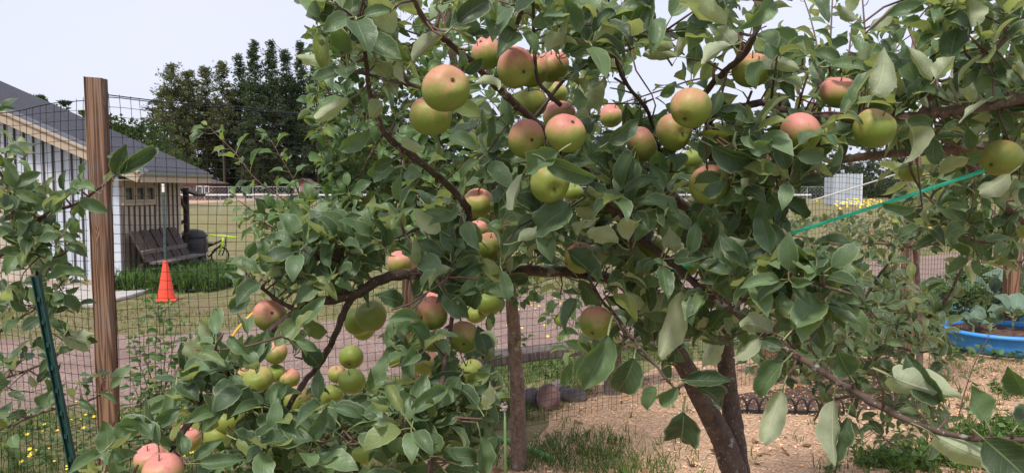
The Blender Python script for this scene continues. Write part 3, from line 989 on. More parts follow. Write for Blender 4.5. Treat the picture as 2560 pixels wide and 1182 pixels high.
class Tree:
    def __init__(self, name, label, base, leafm, bark, twig, hi, lo, size, cat='tree', seed=1):
        self.root = tag(empty(name, base), label, cat)
        self.base = Vector(base)
        self.leafm, self.bark, self.twig = leafm, bark, twig
        self.hi, self.lo, self.size = hi, lo, size
        self.r = random.Random(seed)
        self.leaves = []            # origin (petiole end), x, y, z axes, scale, width factor, keep
        self.samples = []           # (point, radius)
        self.tw = MB()
        self.dens = 1.0
    def branch(self, pts, r0, r1, name='branch', n=8, per=7, rough=.06, mat=None, spurs=True):
        """pts: (px, py, depth) as seen in the photograph, given their own depth"""
        q = [P(*p) for p in pts]
        q = [Vector(x) for x in crom([tuple(p) for p in q], per)]
        k = len(q)
        wb = .03 if name == 'trunk' else .10
        rad = [r0 + (r1 - r0) * i / (k - 1) for i in range(k)]
        wob = [v + Vector((self.r.gauss(0, wb), self.r.gauss(0, wb), self.r.gauss(0, wb))) * rad[i] if 0 < i < k - 1 else v for i, v in enumerate(q)]
        rad = [a * (1.22 if self.r.random() < .12 and name != 'trunk' else 1) for a in rad]
        mb = MB()
        mb.tube([w - self.base for w in wob], rad, n, rough=rough)
        mb.build(name, mat or self.bark, self.root, True)
        for w, a in zip(wob, rad):
            self.samples.append((w, a))
        return q
    def nearest(self, p):
        best, bd = None, 1e9
        for s, a in self.samples:
            d = (s - p).length_squared
            if d < bd: best, bd = s, d
        return best, math.sqrt(bd)
    def stick(self, a, b, r0=.0026, r1=.0018, n=4):
        for t in (.3, .5, .7, .9):
            q = proj(a.lerp(b, t))
            for ap in APPLES:
                if (ap['px'] - q[0]) ** 2 + (ap['py'] - q[1]) ** 2 < ap['r'] ** 2 and q[2] < ap['d'] + ap['R']: return
        mid = (a + b) / 2 + Vector((self.r.gauss(0, .06), self.r.gauss(0, .06), self.r.gauss(0, .06))) * (b - a).length
        self.tw.tube([a - self.base, mid - self.base, b - self.base], [r0, (r0 + r1) / 2, r1], n)
    def leaf(self, o, y, z, size, wf=1.0, keep=False, var=None):
        x, y, z = frame(Vector(y), Vector(z))
        self.leaves.append((Vector(o), x, y, z, size, wf, keep, var))
    def whorl(self, p, axis, n, size, spread=(.5, 1.45), cam=.35):
        axis = Vector(axis).normalized()
        e = axis.orthogonal().normalized()
        f = axis.cross(e)
        a0 = self.r.uniform(0, 6.28)
        tocam = (Vector((0, 0, CAM_H)) - p).normalized()
        for i in range(n):
            a = a0 + i * 2.4 + self.r.gauss(0, .25)
            op = self.r.uniform(*spread)
            y = axis * math.cos(op) + (e * math.cos(a) + f * math.sin(a)) * math.sin(op)
            y += Vector((0, 0, self.r.uniform(-.3, .35)))
            z = axis * 1.0 + Vector((0, 0, .45)) + tocam * cam + Vector((self.r.gauss(0, .3), self.r.gauss(0, .3), self.r.gauss(0, .3)))
            s = size * self.r.uniform(.62, 1.18)
            self.leaf(p + axis * self.r.uniform(0, .015), y, z, s, self.r.uniform(.85, 1.15))
    def spurs_along(self, q, gap, n=(4, 7), size=None, up=.7, camb=.45, length=.03, start=0.0):
        size = size or self.size
        acc = gap * self.r.random()
        for i in range(1, len(q)):
            if i / len(q) < start: continue
            L = (q[i] - q[i - 1]).length
            acc += L
            if acc > gap:
                acc = 0
                t = (q[i] - q[i - 1]).normalized()
                tocam = (Vector((0, 0, CAM_H)) - q[i]).normalized()
                ax = Vector((self.r.gauss(0, .6), self.r.gauss(0, .6), self.r.gauss(0, .5))) + Vector((0, 0, up)) + tocam * camb
                ax -= t * ax.dot(t) * .6
                ax.normalize()
                e = q[i] + ax * length * self.r.uniform(.5, 1.5)
                self.stick(q[i], e, .0032, .0026)
                self.whorl(e, ax, self.r.randint(*n), size)
    def shoot(self, pts, r0=.0032, r1=.0013, gap=.032, size=None, mat=None, tip=True):
        """a long shoot with leaves set alternately along it"""
        q = [Vector(x) for x in crom([tuple(P(*p)) for p in pts], 8)]
        k = len(q)
        self.tw.tube([a - self.base for a in q], [r0 + (r1 - r0) * i / (k - 1) for i in range(k)], 5)
        size = size or self.size
        acc, a = 0, self.r.uniform(0, 6.28)
        for i in range(1, k):
            acc += (q[i] - q[i - 1]).length
            if acc > gap:
                acc = 0
                t = (q[i] - q[i - 1]).normalized()
                e = t.orthogonal().normalized(); f = t.cross(e)
                a += 2.4
                y = t * .55 + (e * math.cos(a) + f * math.sin(a)) + Vector((0, 0, .1))
                z = t + Vector((0, 0, .6)) + Vector((self.r.gauss(0, .35), -1.0, self.r.gauss(0, .35)))
                self.leaf(q[i], y, z, size * self.r.uniform(.7, 1.1) * (1 - .35 * i / k), 1.0, True)
        if tip: self.whorl(q[-1], (q[-1] - q[-2]), 3, size * .55, (.3, .9))
        for w in q: self.samples.append((w, r1))
    def fill(self, poly, count, d0, d1, n=(4, 7), size=None, up=.6, camb=.55, reach=.5):
        xs = [p[0] for p in poly]; ys = [p[1] for p in poly]
        made = tries = 0
        count = int(count * self.dens)
        while made < count and tries < count * 30:
            tries += 1
            px, py = self.r.uniform(min(xs), max(xs)), self.r.uniform(min(ys), max(ys))
            if not inside(px, py, poly): continue
            p = P(px, py, self.r.uniform(d0, d1))
            s, d = self.nearest(p)
            if d > reach: continue
            if d > .02: self.stick(s, p, .0026 if d > .12 else .0021, .0017)
            if d > .12: self.samples.append((p, .002)); self.samples.append(((p + s) / 2, .002))
            tocam = (Vector((0, 0, CAM_H)) - p).normalized()
            ax = (p - s).normalized() * .5 + Vector((self.r.gauss(0, .5), self.r.gauss(0, .5), up)) + tocam * camb
            self.whorl(p, ax, self.r.randint(*n), size or self.size)
            made += 1
    def traced(self, rows, dscale=1.0):
        """leaves read off the photograph one by one: blade base, tip, width ratio, side shown"""
        for row in rows:
            bx, by, tx, ty, w, side = row[:6]
            dd = row[6] if len(row) > 6 else None
            mx, my = (bx + tx) / 2, (by + ty) / 2
            if dd is None:
                best = None
                for s, a in self.samples:
                    q = proj(s)
                    k = (q[0] - bx) ** 2 + (q[1] - by) ** 2
                    if best is None or k < best[0]: best = (k, s.y)
                dd = best[1] - .035
            for ap in APPLES:
                if (ap['px'] - mx) ** 2 + (ap['py'] - my) ** 2 < (ap['r'] * .95) ** 2:
                    dd = min(dd, ap['d'] - ap['R'] - .012)
            b = P(bx, by, dd)
            t = P(tx, ty, dd + self.r.uniform(-.02, .025))
            L = (t - b).length
            y = (t - b).normalized()
            tocam = (Vector((0, 0, CAM_H)) - b).normalized()
            z = tocam * (1 if side in 't' else -1)
            side_v = y.cross(tocam).normalized()
            z = z + side_v * self.r.uniform(-.7, .7) + Vector((0, 0, .25))
            size = L / .93
            var = self.r.randrange(len(self.hi))
            pet = .24 + .03 * (var % 4)
            base = b - y * 0
            x_, y_, z_ = frame(y, z)
            self.leaves.append((base, x_, y_, z_, size, w / .65, True, ('t', var)))
            end = b - y * pet * size * .95
            s, d = self.nearest(end)
            if .012 < d < .30: self.stick(s, end, .0024, .0019)
    def build(self, rejects=(), nmax=300, lod_from=2.6):
        cand = []
        for (o, x, y, z, s, wf, keep, var) in self.leaves:
            mid = o + y * s * .75
            tip = o + y * s * 1.15
            pm = proj(mid)
            if pm[2] < .75: continue
            if not keep:
                bad = False
                for fn in rejects:
                    if fn(o, mid, tip, pm): bad = True; break
                if bad: continue
            cand.append((s / pm[2] * (1.0 if (-60 < pm[0] < 2620 and -60 < pm[1] < 1240) else .02) * (1.6 if keep else 1), o, x, y, z, s, wf, keep, var, pm))
        cand.sort(key=lambda c: -c[0])
        cache = {}
        Vs, Fs, UVs, MIs, Rs = [], [], [], [], []
        off = 0
        for i, (_, o, x, y, z, s, wf, keep, var, pm) in enumerate(cand):
            traced = isinstance(var, tuple)
            k = var[1] if traced else self.r.randrange(10 ** 6)
            hi = i < nmax or pm[2] < lod_from
            src = (FOLDED if traced else self.hi) if hi else self.lo
            k = k % len(src)
            ck = (k, traced)
            if i < nmax:
                if ck not in cache:
                    V, F, UV, MI = src[k]
                    cache[ck] = raw_mesh('leaf', V, F, [self.leafm, M_PET], MI, UV)
                ob = bpy.data.objects.new('leaf', cache[ck])
                M = Matrix.Identity(4)
                pet = 0 if traced else abs(src[k][0][-1 - (3 * 3 + 2)][1]) if False else (0 if traced else -src[k][0][:, 1].min())
                loc = o + y * (pet * s) - self.base
                for a in range(3):
                    M[a][0] = x[a] * s * wf; M[a][1] = y[a] * s; M[a][2] = z[a] * s * (.5 + .5 * wf); M[a][3] = loc[a]
                COL.objects.link(ob)
                ob.parent = self.root
                ob.matrix_basis = M
            else:
                V, F, UV, MI = src[k]
                pet = 0 if traced else -V[:, 1].min()
                A = np.array([[x[a] * s * wf, y[a] * s, z[a] * s] for a in range(3)])
                W = V @ A.T + np.array(o + y * (pet * s) - self.base)
                Vs.append(W); Fs.append(F + off); UVs.append(UV); MIs.append(MI); Rs.append(np.full(len(V), self.r.random()))
                off += len(V)
        if Vs:
            me = raw_mesh('foliage', np.concatenate(Vs), np.concatenate(Fs), [self.leafm, M_PET], np.concatenate(MIs), np.concatenate(UVs), np.concatenate(Rs))
            tag(link(bpy.data.objects.new('foliage', me), self.root), kind='stuff')
        if self.tw.v: tag(self.tw.build('twigs', self.twig, self.root, True), kind='stuff')
        return len(cand)

def inside(x, y, poly):
    c = False
    n = len(poly)
    j = n - 1
    for i in range(n):
        xi, yi = poly[i][0], poly[i][1]
        xj, yj = poly[j][0], poly[j][1]
        if (yi > y) != (yj > y) and x < (xj - xi) * (y - yi) / (yj - yi) + xi: c = not c
        j = i
    return c

# ---- apples: photo spot, radius there, where the eye of the fruit shows, how red, words ------
AP = [
 (1115, 221, 58, (.34, -.43), .62, 'largest apple, eye turned to the viewer, upper of the pair on the long twig'),
 (1077, 290, 54, None, .55, 'blushed green apple tucked under the largest apple'),
 (1219, 133, 41, (-.5, -.8), .85, 'pink topped apple at the left end of the top cluster'),
 (1290, 170, 50, (.56, .26), .85, 'big pink apple in the middle of the top cluster, eye facing right'),
 (1328, 178, 44, None, .75, 'pink apple squeezed behind the middle one of the top cluster'),
 (1380, 167, 42, None, .9, 'pink shouldered apple at the right end of the top cluster'),
 (1392, 232, 27, None, .35, 'green apple showing below the right end of the top cluster'),
 (1325, 258, 44, None, .25, 'green apple half hidden by leaves beneath the top cluster'),
 (1317, 348, 48, (.33, .04), .7, 'round pink and green apple with dark eye in the centre, leaf beneath it'),
 (1415, 332, 51, (.45, -.72), .8, 'pink apple with its eye on top, front one of the overlapping central pair'),
 (1398, 290, 40, None, .95, 'bright pink apple behind the central one with its eye on top'),
 (1375, 458, 50, (.3, .36), .3, 'green apple wearing a big dark leaf as a cap at the centre'),
 (1197, 507, 38, None, .6, 'upright green and pink apple beside a blue green leaf, left of centre'),
 (1528, 290, 30, None, .95, 'small bright pink apple peeping over a long dark leaf'),
 (1604, 362, 43, (-.8, .5), .7, 'pink topped apple crossed by a leaf edge, lowest of the diagonal row of three'),
 (1685, 330, 46, (.6, .08), .55, 'middle apple of the diagonal row of three'),
 (1727, 271, 52, (-.35, .62), .5, 'top and biggest apple of the diagonal row of three, eye below'),
 (1772, 462, 48, None, .5, 'apple almost covered by one broad dark leaf'),
 (1730, 400, 27, None, .05, 'shaded green apple under the diagonal row of three'),
 (1878, 176, 47, None, .5, 'green apple behind a hanging leaf under the upright dark twig'),
 (2098, 232, 46, None, 1.0, 'egg shaped pink and green apple with a dark leaf leaning on its side'),
 (2002, 332, 49, (.45, .4), .95, 'red shouldered apple below the long brown branch, leaf across its lower side'),
 (2185, 322, 50, None, .35, 'dark green apple in shade hanging behind the long brown branch'),
 (2503, 396, 46, (-.55, .42), .3, 'green apple alone by the turquoise rope, eye at its lower side'),
 (2275, 430, 28, None, .1, 'green apple in shade between the two brown branches'),
 (1490, 806, 43, (-.24, .74), .55, 'single apple above the large hanging leaf at lower centre'),
 (1450, 645, 40, None, .65, 'blushed apple behind pale turned leaves, above the single apple'),
 (1195, 574, 25, None, .9, 'pink apple top just over the level branch, behind an upright leaf'),
 (1222, 617, 36, None, .45, 'apple partly hidden by leaves just above the level branch'),
 (1000, 656, 31, None, .8, 'green apple with pink crown sitting on the level branch'),
 (675, 788, 42, (.13, -.18), .75, 'pink cheeked apple at the end of the lower left branch, eye facing front'),
 (928, 790, 40, None, .05, 'shiny green apple with a leaf shadow, below the forked branch'),
 (893, 802, 35, None, .05, 'green apple pressed behind the shiny one with the leaf shadow'),
 (908, 822, 30, None, .0, 'small green apple under the shiny pair below the fork'),
 (878, 893, 32, (-.2, .7), .05, 'green apple on top of the stacked pair over the gravel'),
 (880, 953, 34, None, .05, 'green apple at the bottom of the stacked pair over the gravel'),
 (830, 988, 28, (-.2, .75), .0, 'small green apple lower left of the stacked pair'),
 (842, 935, 23, None, .4, 'yellowish apple showing behind the stacked pair'),
 (690, 882, 29, None, .55, 'tan blushed apple under the pink cheeked branch end apple'),
 (645, 888, 18, None, .05, 'tiny looking green apple left of the tan blushed one'),
 (690, 933, 25, None, .05, 'green apple directly beneath the tan blushed one'),
 (742, 1000, 35, None, .4, 'yellow green apple above two wide leaves at the bottom left'),
 (724, 946, 26, None, .6, 'pinkish apple behind a narrow leaf, left of the dark twig'),
 (645, 950, 38, None, .25, 'green apple shadowed by the long dark leaf in the lower left cluster'),
 (610, 935, 26, None, .55, 'yellow pink apple behind the lower left branch'),
 (1080, 783, 42, (-.85, .3), .75, 'pink apple with a leaf laid over it, left of the trunk of the pear'),
 (1092, 752, 30, None, .85, 'pink apple top behind the leaf covered one'),
 (1160, 843, 42, (.0, .55), .45, 'yellow green apple with leaf shadow on its top, eye looking down'),
 (1190, 782, 28, None, .1, 'green apple above the one with the leaf shadow on its top'),
 (1222, 757, 33, None, .1, 'round green apple in the leaves left of the pear trunk'),
 (1064, 905, 34, None, .6, 'tan pink apple between leaves under the leaf covered one'),
 (1180, 928, 32, None, .15, 'yellow green apple half hidden below the one looking down'),
 (467, 1095, 38, None, .9, 'pink topped apple with a dark leaf standing in front, bottom left'),
 (570, 1050, 36, None, .0, 'plain green apple, upper of two at the bottom left'),
 (545, 1088, 36, None, .2, 'green apple under a pale turned leaf at the bottom left'),
 (378, 1147, 40, None, .95, 'pink apple at the far lower left behind its larger twin'),
 (408, 1182, 52, None, .8, 'large pink and yellow apple cut by the bottom edge at the left'),
 (551, 1172, 18, None, .7, 'small pale apple at the bottom edge left of the leaves'),
 (900, 1132, 30, None, .1, 'dark green apple deep in leaves at the bottom edge'),
 (1625, 617, 35, None, .2, 'yellow green apple behind the dark slanting branch'),
 (1722, 668, 22, None, .1, 'small green apple under the turquoise rope'),
 (985, 897, 23, None, .05, 'green apple in leaves over the brown fence post'),
 (1432, 482, 26, None, .1, 'green apple behind the leaf capped one'),
 (1005, 968, 18, None, .05, 'little green apple in front of the brown post'),
]
APPLES = []
for (px, py, r, eye, red, lab) in AP:
    Rr = .0375 if r > 37 else (.035 if r > 29 else .0325)
    d = FPX * Rr / r
    if r < 32: d = min(d, 2.05)
    Rr = r * d / FPX
    APPLES.append(dict(px=px, py=py, r=r, d=d, R=Rr, eye=eye, red=red, label=lab, c=P(px, py, d)))

def apple_mat():
    m = NT('apple_skin')
    at = m.n('ShaderNodeAttribute'); at.attribute_name = 'blush'
    o = m.obj()
    st = m.noise(9.0, 4, .6, m.mapping(o, (6, 6, 1.2)))
    pa = m.noise(32.0, 4, .6, o)
    f = m.math('ADD', at.outputs['Fac'], m.math('MULTIPLY', m.math('SUBTRACT', m.math('ADD', st, m.math('ADD', m.math('MULTIPLY', pa, .5), m.math('MULTIPLY', m.noise(16.0, 2, .5, o), .5))), 1.0), .85))
    rn = m.n('ShaderNodeObjectInfo').outputs['Random']
    g = m.mix(rn, (.165, .225, .034), (.22, .255, .05))
    c = m.mix(m.rampf(f, -.12, .58), g, (.42, .30, .115))
    c = m.mix(m.rampf(f, .12, 1.0), c, (.60, .23, .195))
    st2 = m.rampf(m.noise(14.0, 3, .6, m.mapping(o, (9, 9, 1.0))), .5, .68)
    c = m.mix(m.math('MULTIPLY', m.math('MULTIPLY', st2, m.rampf(f, .2, .6)), .35), c, (.42, .10, .085))
    scab = m.rampf(m.noise(55.0, 2, .4, o), .73, .77)
    c = m.mix(m.math('MULTIPLY', scab, .3), c, (.20, .14, .06))
    dots = m.vor(210.0, o)
    c = m.mix(m.math('MULTIPLY', m.math('SUBTRACT', 1.0, m.rampf(dots, .08, .2)), .35), c, (.5, .46, .25))
    return m.done(m.bsdf(c, m.math('MULTIPLY_ADD', pa, .2, .40), .32, m.bump(m.noise(90.0, 3, .5, o), .06, .001)))
M_APPLE = apple_mat()
M_STEM = simple('apple_stem', (.14, .10, .05), .7, .3)
M_CALYX = simple('apple_calyx', (.11, .095, .06), .9, .2, .5, 300)

STEM_END = {}
def make_apple(px, py, d, Rr, eye, red, label, seed, small=False, name='apple', group='apples on the main tree', cat='apple'):
    r = random.Random(seed)
    c = P(px, py, d)
    vr = (c - Vector((0, 0, CAM_H))).normalized()
    right = vr.cross(Vector((0, 0, 1))).normalized(); up = right.cross(vr)
    if eye:
        ox, oy = eye
        k = math.sqrt(max(.02, 1 - ox * ox - oy * oy))
        cd = right * ox - up * oy - vr * k
    else:
        cd = Vector((r.uniform(-.35, .35), r.uniform(.25, .7), -.9))
    cd.normalize()
    zx = -cd
    xx = zx.orthogonal().normalized(); yy = zx.cross(xx)
    M = Matrix((xx, yy, zx)).transposed()
    STEM_END[label] = c + zx * Rr * .95
    root = tag(empty(name, c), label, cat, group)
    root.rotation_euler = M.to_euler()
    nu, nv = (24, 18) if not small else (14, 10)
    asp = r.uniform(.84, .99); sk = r.uniform(-.10, .10); ph = r.uniform(0, 6.28)
    V, B = [], []
    bd = (Vector((-.12, -.10, 1))).normalized()
    for i in range(nv + 1):
        th = math.pi * i / nv
        dip = .30 * math.exp(-(th / .40) ** 2)
        dip2 = .20 * math.exp(-((math.pi - th) / .34) ** 2)
        z = asp * math.cos(th) - dip * .75 + dip2
        rr = math.sin(th) ** .90 * (1 + .05 * math.cos(th)) if 0 < i < nv else .001
        for j in range(nu):
            a = 6.28318 * j / nu
            lob = 1 + .018 * math.cos(5 * a + ph) * max(0, -math.cos(th) + .3) + .03 * math.cos(2 * a + ph) + .015 * math.cos(3 * a + 2 * ph)
            v = Vector((rr * lob * math.cos(a), rr * lob * math.sin(a), z + sk * rr * math.cos(a)))
            V.append(tuple(v * Rr))
            w = (M @ v.normalized())
            x = w.dot(bd)
            B.append(max(-.2, (x * .72 + .13) * 1.5 * red + (red - .55) * .3))
    F = [(i * nu + j, i * nu + (j + 1) % nu, (i + 1) * nu + (j + 1) % nu, (i + 1) * nu + j)[::-1] for i in range(nv) for j in range(nu)]
    me = raw_mesh('fruit', np.array(V), np.array(F), M_APPLE)
    a = me.attributes.new('blush', 'FLOAT', 'POINT'); a.data.foreach_set('value', np.array(B, np.float32))
    link(bpy.data.objects.new('fruit', me), root)
    mb = MB(); mb.tube([(0, 0, Rr * .5), (Rr * .05, 0, Rr * .8), (Rr * .16, Rr * .06, Rr * 1.02)], [Rr * .04, Rr * .035, Rr * .045], 5); mb.build('stem', M_STEM, root, True)
    if not small:
        mb = MB()
        zb = (-asp + .20) * Rr
        for q in range(5):
            a = q * 1.2566 + ph
            ca, sa = math.cos(a), math.sin(a)
            mb.tube([(ca * Rr * .03, sa * Rr * .03, zb + Rr * .03), (ca * Rr * .07, sa * Rr * .07, zb - Rr * .09), (ca * Rr * .11, sa * Rr * .11, zb - Rr * .07)], [Rr * .035, Rr * .025, Rr * .006], 4)
        mb.lathe([(Rr * .09, zb - Rr * .01), (Rr * .05, zb - Rr * .05), (.0004, zb - Rr * .045)], 8)
        mb.build('calyx', M_CALYX, root, True)
    return root
for i, a in enumerate(APPLES):
    make_apple(a['px'], a['py'], a['d'], a['R'], a['eye'], a['red'], a['label'], 900 + i)

# ---- the apple tree in front ------------------------------------------------------
main = Tree('apple_tree', 'apple tree laden with blushing fruit filling the foreground, forked trunk over wood chips',
            (.70, 2.35, 0), M_ALEAF, M_BARK, M_TWIG, HI, LO, .075, seed=11)
main.dens = 1.4
main.branch([(1872, 1420, 2.35), (1850, 1250, 2.34), (1828, 1160, 2.33), (1800, 1085, 2.33), (1755, 1000, 2.31), (1712, 915, 2.29), (1660, 830, 2.22), (1600, 745, 2.12), (1545, 695, 2.02)], .046, .019, 'trunk', 14, rough=.018)
main.branch([(1850, 1190, 2.36), (1836, 1080, 2.38), (1822, 980, 2.40), (1814, 880, 2.40), (1810, 780, 2.36), (1800, 690, 2.28), (1768, 580, 2.15), (1735, 538, 2.08), (1690, 500, 2.0), (1650, 440, 1.9), (1640, 360, 1.8)], .034, .010, 'trunk', 14, rough=.018)
b1 = main.branch([(1560, 702, 2.04), (1440, 682, 1.95), (1300, 676, 1.85), (1170, 674, 1.78), (1050, 684, 1.72), (965, 694, 1.70), (885, 736, 1.68), (800, 754, 1.67), (740, 780, 1.66), (650, 850, 1.62), (570, 940, 1.56), (520, 1000, 1.52), (470, 1060, 1.48), (430, 1120, 1.45)], .0150, .0060)
b1b = main.branch([(885, 738, 1.69), (862, 775, 1.70), (835, 845, 1.72), (795, 915, 1.73), (760, 955, 1.72), (700, 1050, 1.66), (640, 1130, 1.6), (600, 1200, 1.56)], .0085, .0050)
b1c = main.branch([(745, 778, 1.66), (690, 748, 1.64), (645, 712, 1.62), (605, 690, 1.60)], .0050, .0026)
b2 = main.branch([(1172, 676, 1.79), (1164, 600, 1.74), (1168, 520, 1.68), (1100, 447, 1.60), (1040, 396, 1.52), (972, 346, 1.45), (940, 288, 1.40), (922, 220, 1.36), (915, 150, 1.33), (900, 60, 1.30)], .0095, .0032)
b2b = main.branch([(868, 172, 1.33), (930, 190, 1.32), (990, 205, 1.31), (1058, 220, 1.30)], .0026, .0034)
b3 = main.branch([(1030, -10, 1.22), (1050, 30, 1.25), (1078, 68, 1.28), (1125, 110, 1.34), (1180, 155, 1.40), (1228, 205, 1.46), (1275, 248, 1.50), (1332, 300, 1.54), (1400, 370, 1.58), (1470, 440, 1.62), (1520, 510, 1.66), (1560, 556, 1.70), (1620, 612, 1.74)], .0034, .0115)
b4 = main.branch([(1600, 700, 2.05), (1560, 640, 1.9), (1560, 556, 1.71)], .0165, .0115)
b5 = main.branch([(1560, 556, 1.70), (1620, 610, 1.68), (1690, 665, 1.64), (1760, 728, 1.58), (1830, 775, 1.52), (1890, 822, 1.47), (1985, 884, 1.38), (2050, 925, 1.32), (2130, 975, 1.26), (2240, 1036, 1.20), (2330, 1072, 1.16), (2420, 1093, 1.13), (2580, 1100, 1.10)], .0085, .0042)
b6 = main.branch([(1640, 400, 1.86), (1700, 330, 1.72), (1760, 235, 1.60), (1812, 180, 1.52), (1862, 135, 1.46), (1890, 80, 1.42), (1925, -10, 1.38)], .0085, .0042)
b7 = main.branch([(1230, 206, 1.46), (1252, 170, 1.44), (1272, 105, 1.40), (1300, 40, 1.36), (1320, -20, 1.34)], .0050, .0036)
b8 = main.branch([(1400, 262, 1.52), (1372, 235, 1.48), (1345, 200, 1.45), (1335, 110, 1.42), (1333, -10, 1.38)], .0050, .0028)
b9 = main.branch([(1332, 300, 1.54), (1420, 192, 1.56), (1510, 150, 1.56), (1600, 112, 1.56), (1660, 80, 1.56)], .0040, .0024)
b10 = main.branch([(1470, 690, 1.96), (1500, 745, 1.72), (1540, 790, 1.62), (1580, 845, 1.54), (1625, 895, 1.48), (1665, 945, 1.44), (1700, 985, 1.42)], .0040, .0022)
b11 = main.branch([(1110, 690, 1.76), (1130, 780, 1.68), (1115, 880, 1.58), (1105, 960, 1.52), (1090, 1060, 1.48), (1072, 1200, 1.45)], .0045, .0060)
b12 = main.branch([(1085, 1080, 1.48), (1035, 1094, 1.46), (940, 1104, 1.44), (850, 1112, 1.42)], .0036, .0022)
b13 = main.branch([(1740, 545, 2.08), (1780, 420, 1.8), (1765, 345, 1.7), (1785, 285, 1.62), (1850, 268, 1.58), (1905, 256, 1.56)], .0085, .0075)
b14 = main.branch([(1800, 690, 2.28), (1860, 620, 2.0), (1890, 540, 1.75), (1915, 480, 1.6), (1950, 430, 1.5), (1985, 395, 1.45)], .0070, .0034)
b15 = main.branch([(1830, 775, 1.52), (1900, 720, 1.48), (1980, 690, 1.42), (2060, 715, 1.36), (2130, 735, 1.32)], .0040, .0024)
b16 = main.branch([(1400, 370, 1.58), (1480, 400, 1.6), (1545, 380, 1.6), (1600, 420, 1.62), (1690, 430, 1.66)], .0040, .0030)
b17 = main.branch([(1168, 560, 1.72), (1080, 560, 1.70), (1000, 590, 1.68), (920, 620, 1.66), (850, 650, 1.64)], .0038, .0024)
b18 = main.branch([(700, 1050, 1.66), (800, 1080, 1.6), (860, 1140, 1.55), (900, 1200, 1.52)], .0040, .0030)
b19 = main.branch([(1640, 360, 1.8), (1620, 280, 1.72), (1560, 200, 1.66), (1530, 100, 1.6), (1520, -20, 1.55)], .0050, .0028)
b20 = main.branch([(960, 330, 1.44), (930, 380, 1.5), (900, 440, 1.6)], .0026, .0016)

for q, gap, n in ((b1[:60], .11, (3, 5)), (b1[60:], .075, (4, 6)), (b1b, .11, (3, 5)), (b1c, .035, (3, 5)), (b2, .085, (2, 4)), (b3, .09, (3, 5)),
                  (b6, .075, (4, 6)), (b7, .07, (3, 5)), (b8, .07, (3, 5)), (b9, .07, (3, 5)), (b11, .09, (3, 5)), (b12, .07, (3, 4)), (b13, .09, (3, 5)),
                  (b14, .055, (4, 6)), (b15, .06, (3, 5)), (b16, .055, (3, 5)), (b17, .06, (3, 5)), (b18, .06, (4, 6)), (b19, .06, (4, 6)), (b4, .08, (3, 5)), (b5[6:40], .09, (2, 4))):
    main.spurs_along(q, gap, n)
main.fill([(830, -30), (1100, -30), (1160, 110), (1010, 150), (900, 190), (800, 130)], 20, 1.22, 1.5, (3, 5))
main.fill([(1100, -30), (1700, -40), (1650, 90), (1480, 150), (1250, 90)], 28, 1.35, 1.8, (4, 6))
main.fill([(1700, -40), (1960, -30), (1920, 130), (1720, 170)], 13, 1.3, 1.6, (4, 6))
main.fill([(1190, 260), (1500, 120), (1640, 240), (1640, 420), (1560, 520), (1300, 560), (1180, 420)], 42, 1.45, 1.85, (4, 6))
main.fill([(1200, 560), (1560, 480), (1760, 420), (1900, 560), (1900, 700), (1780, 760), (1560, 690), (1480, 760), (1240, 700)], 64, 1.5, 1.95, (4, 6))
main.fill([(1760, 300), (2060, 330), (2090, 420), (1960, 520), (1780, 480)], 26, 1.4, 1.6, (4, 6))
main.fill([(1840, 600), (2040, 580), (2110, 680), (2080, 800), (1920, 800)], 20, 1.4, 1.6, (4, 6))
main.fill([(590, 650), (760, 600), (1010, 570), (1230, 600), (1240, 800), (1180, 760), (1000, 660), (860, 720), (700, 740)], 52, 1.6, 1.8, (4, 6))
main.fill([(1000, 720), (1240, 700), (1250, 900), (1230, 1060), (1040, 1060), (990, 880)], 36, 1.5, 1.75, (4, 6))
main.fill([(430, 900), (600, 820), (720, 820), (760, 980), (640, 1100), (560, 1182), (470, 1040)], 40, 1.45, 1.7, (4, 6))
main.fill([(560, 1040), (760, 980), (1000, 1000), (1230, 1050), (1240, 1200), (520, 1210)], 56, 1.4, 1.75, (4, 6))
main.fill([(1500, 760), (1700, 760), (1690, 930), (1560, 950), (1430, 880)], 14, 2.0, 2.4, (3, 5), size=.07)
main.fill([(1560, 690), (1780, 690), (1930, 660), (1900, 850), (1780, 880), (1690, 870), (1580, 840)], 26, 1.75, 2.25, (4, 6))
main.fill([(260, 1100), (330, 1060), (460, 1130), (440, 1210), (250, 1210)], 5, 1.38, 1.5, (3, 4))
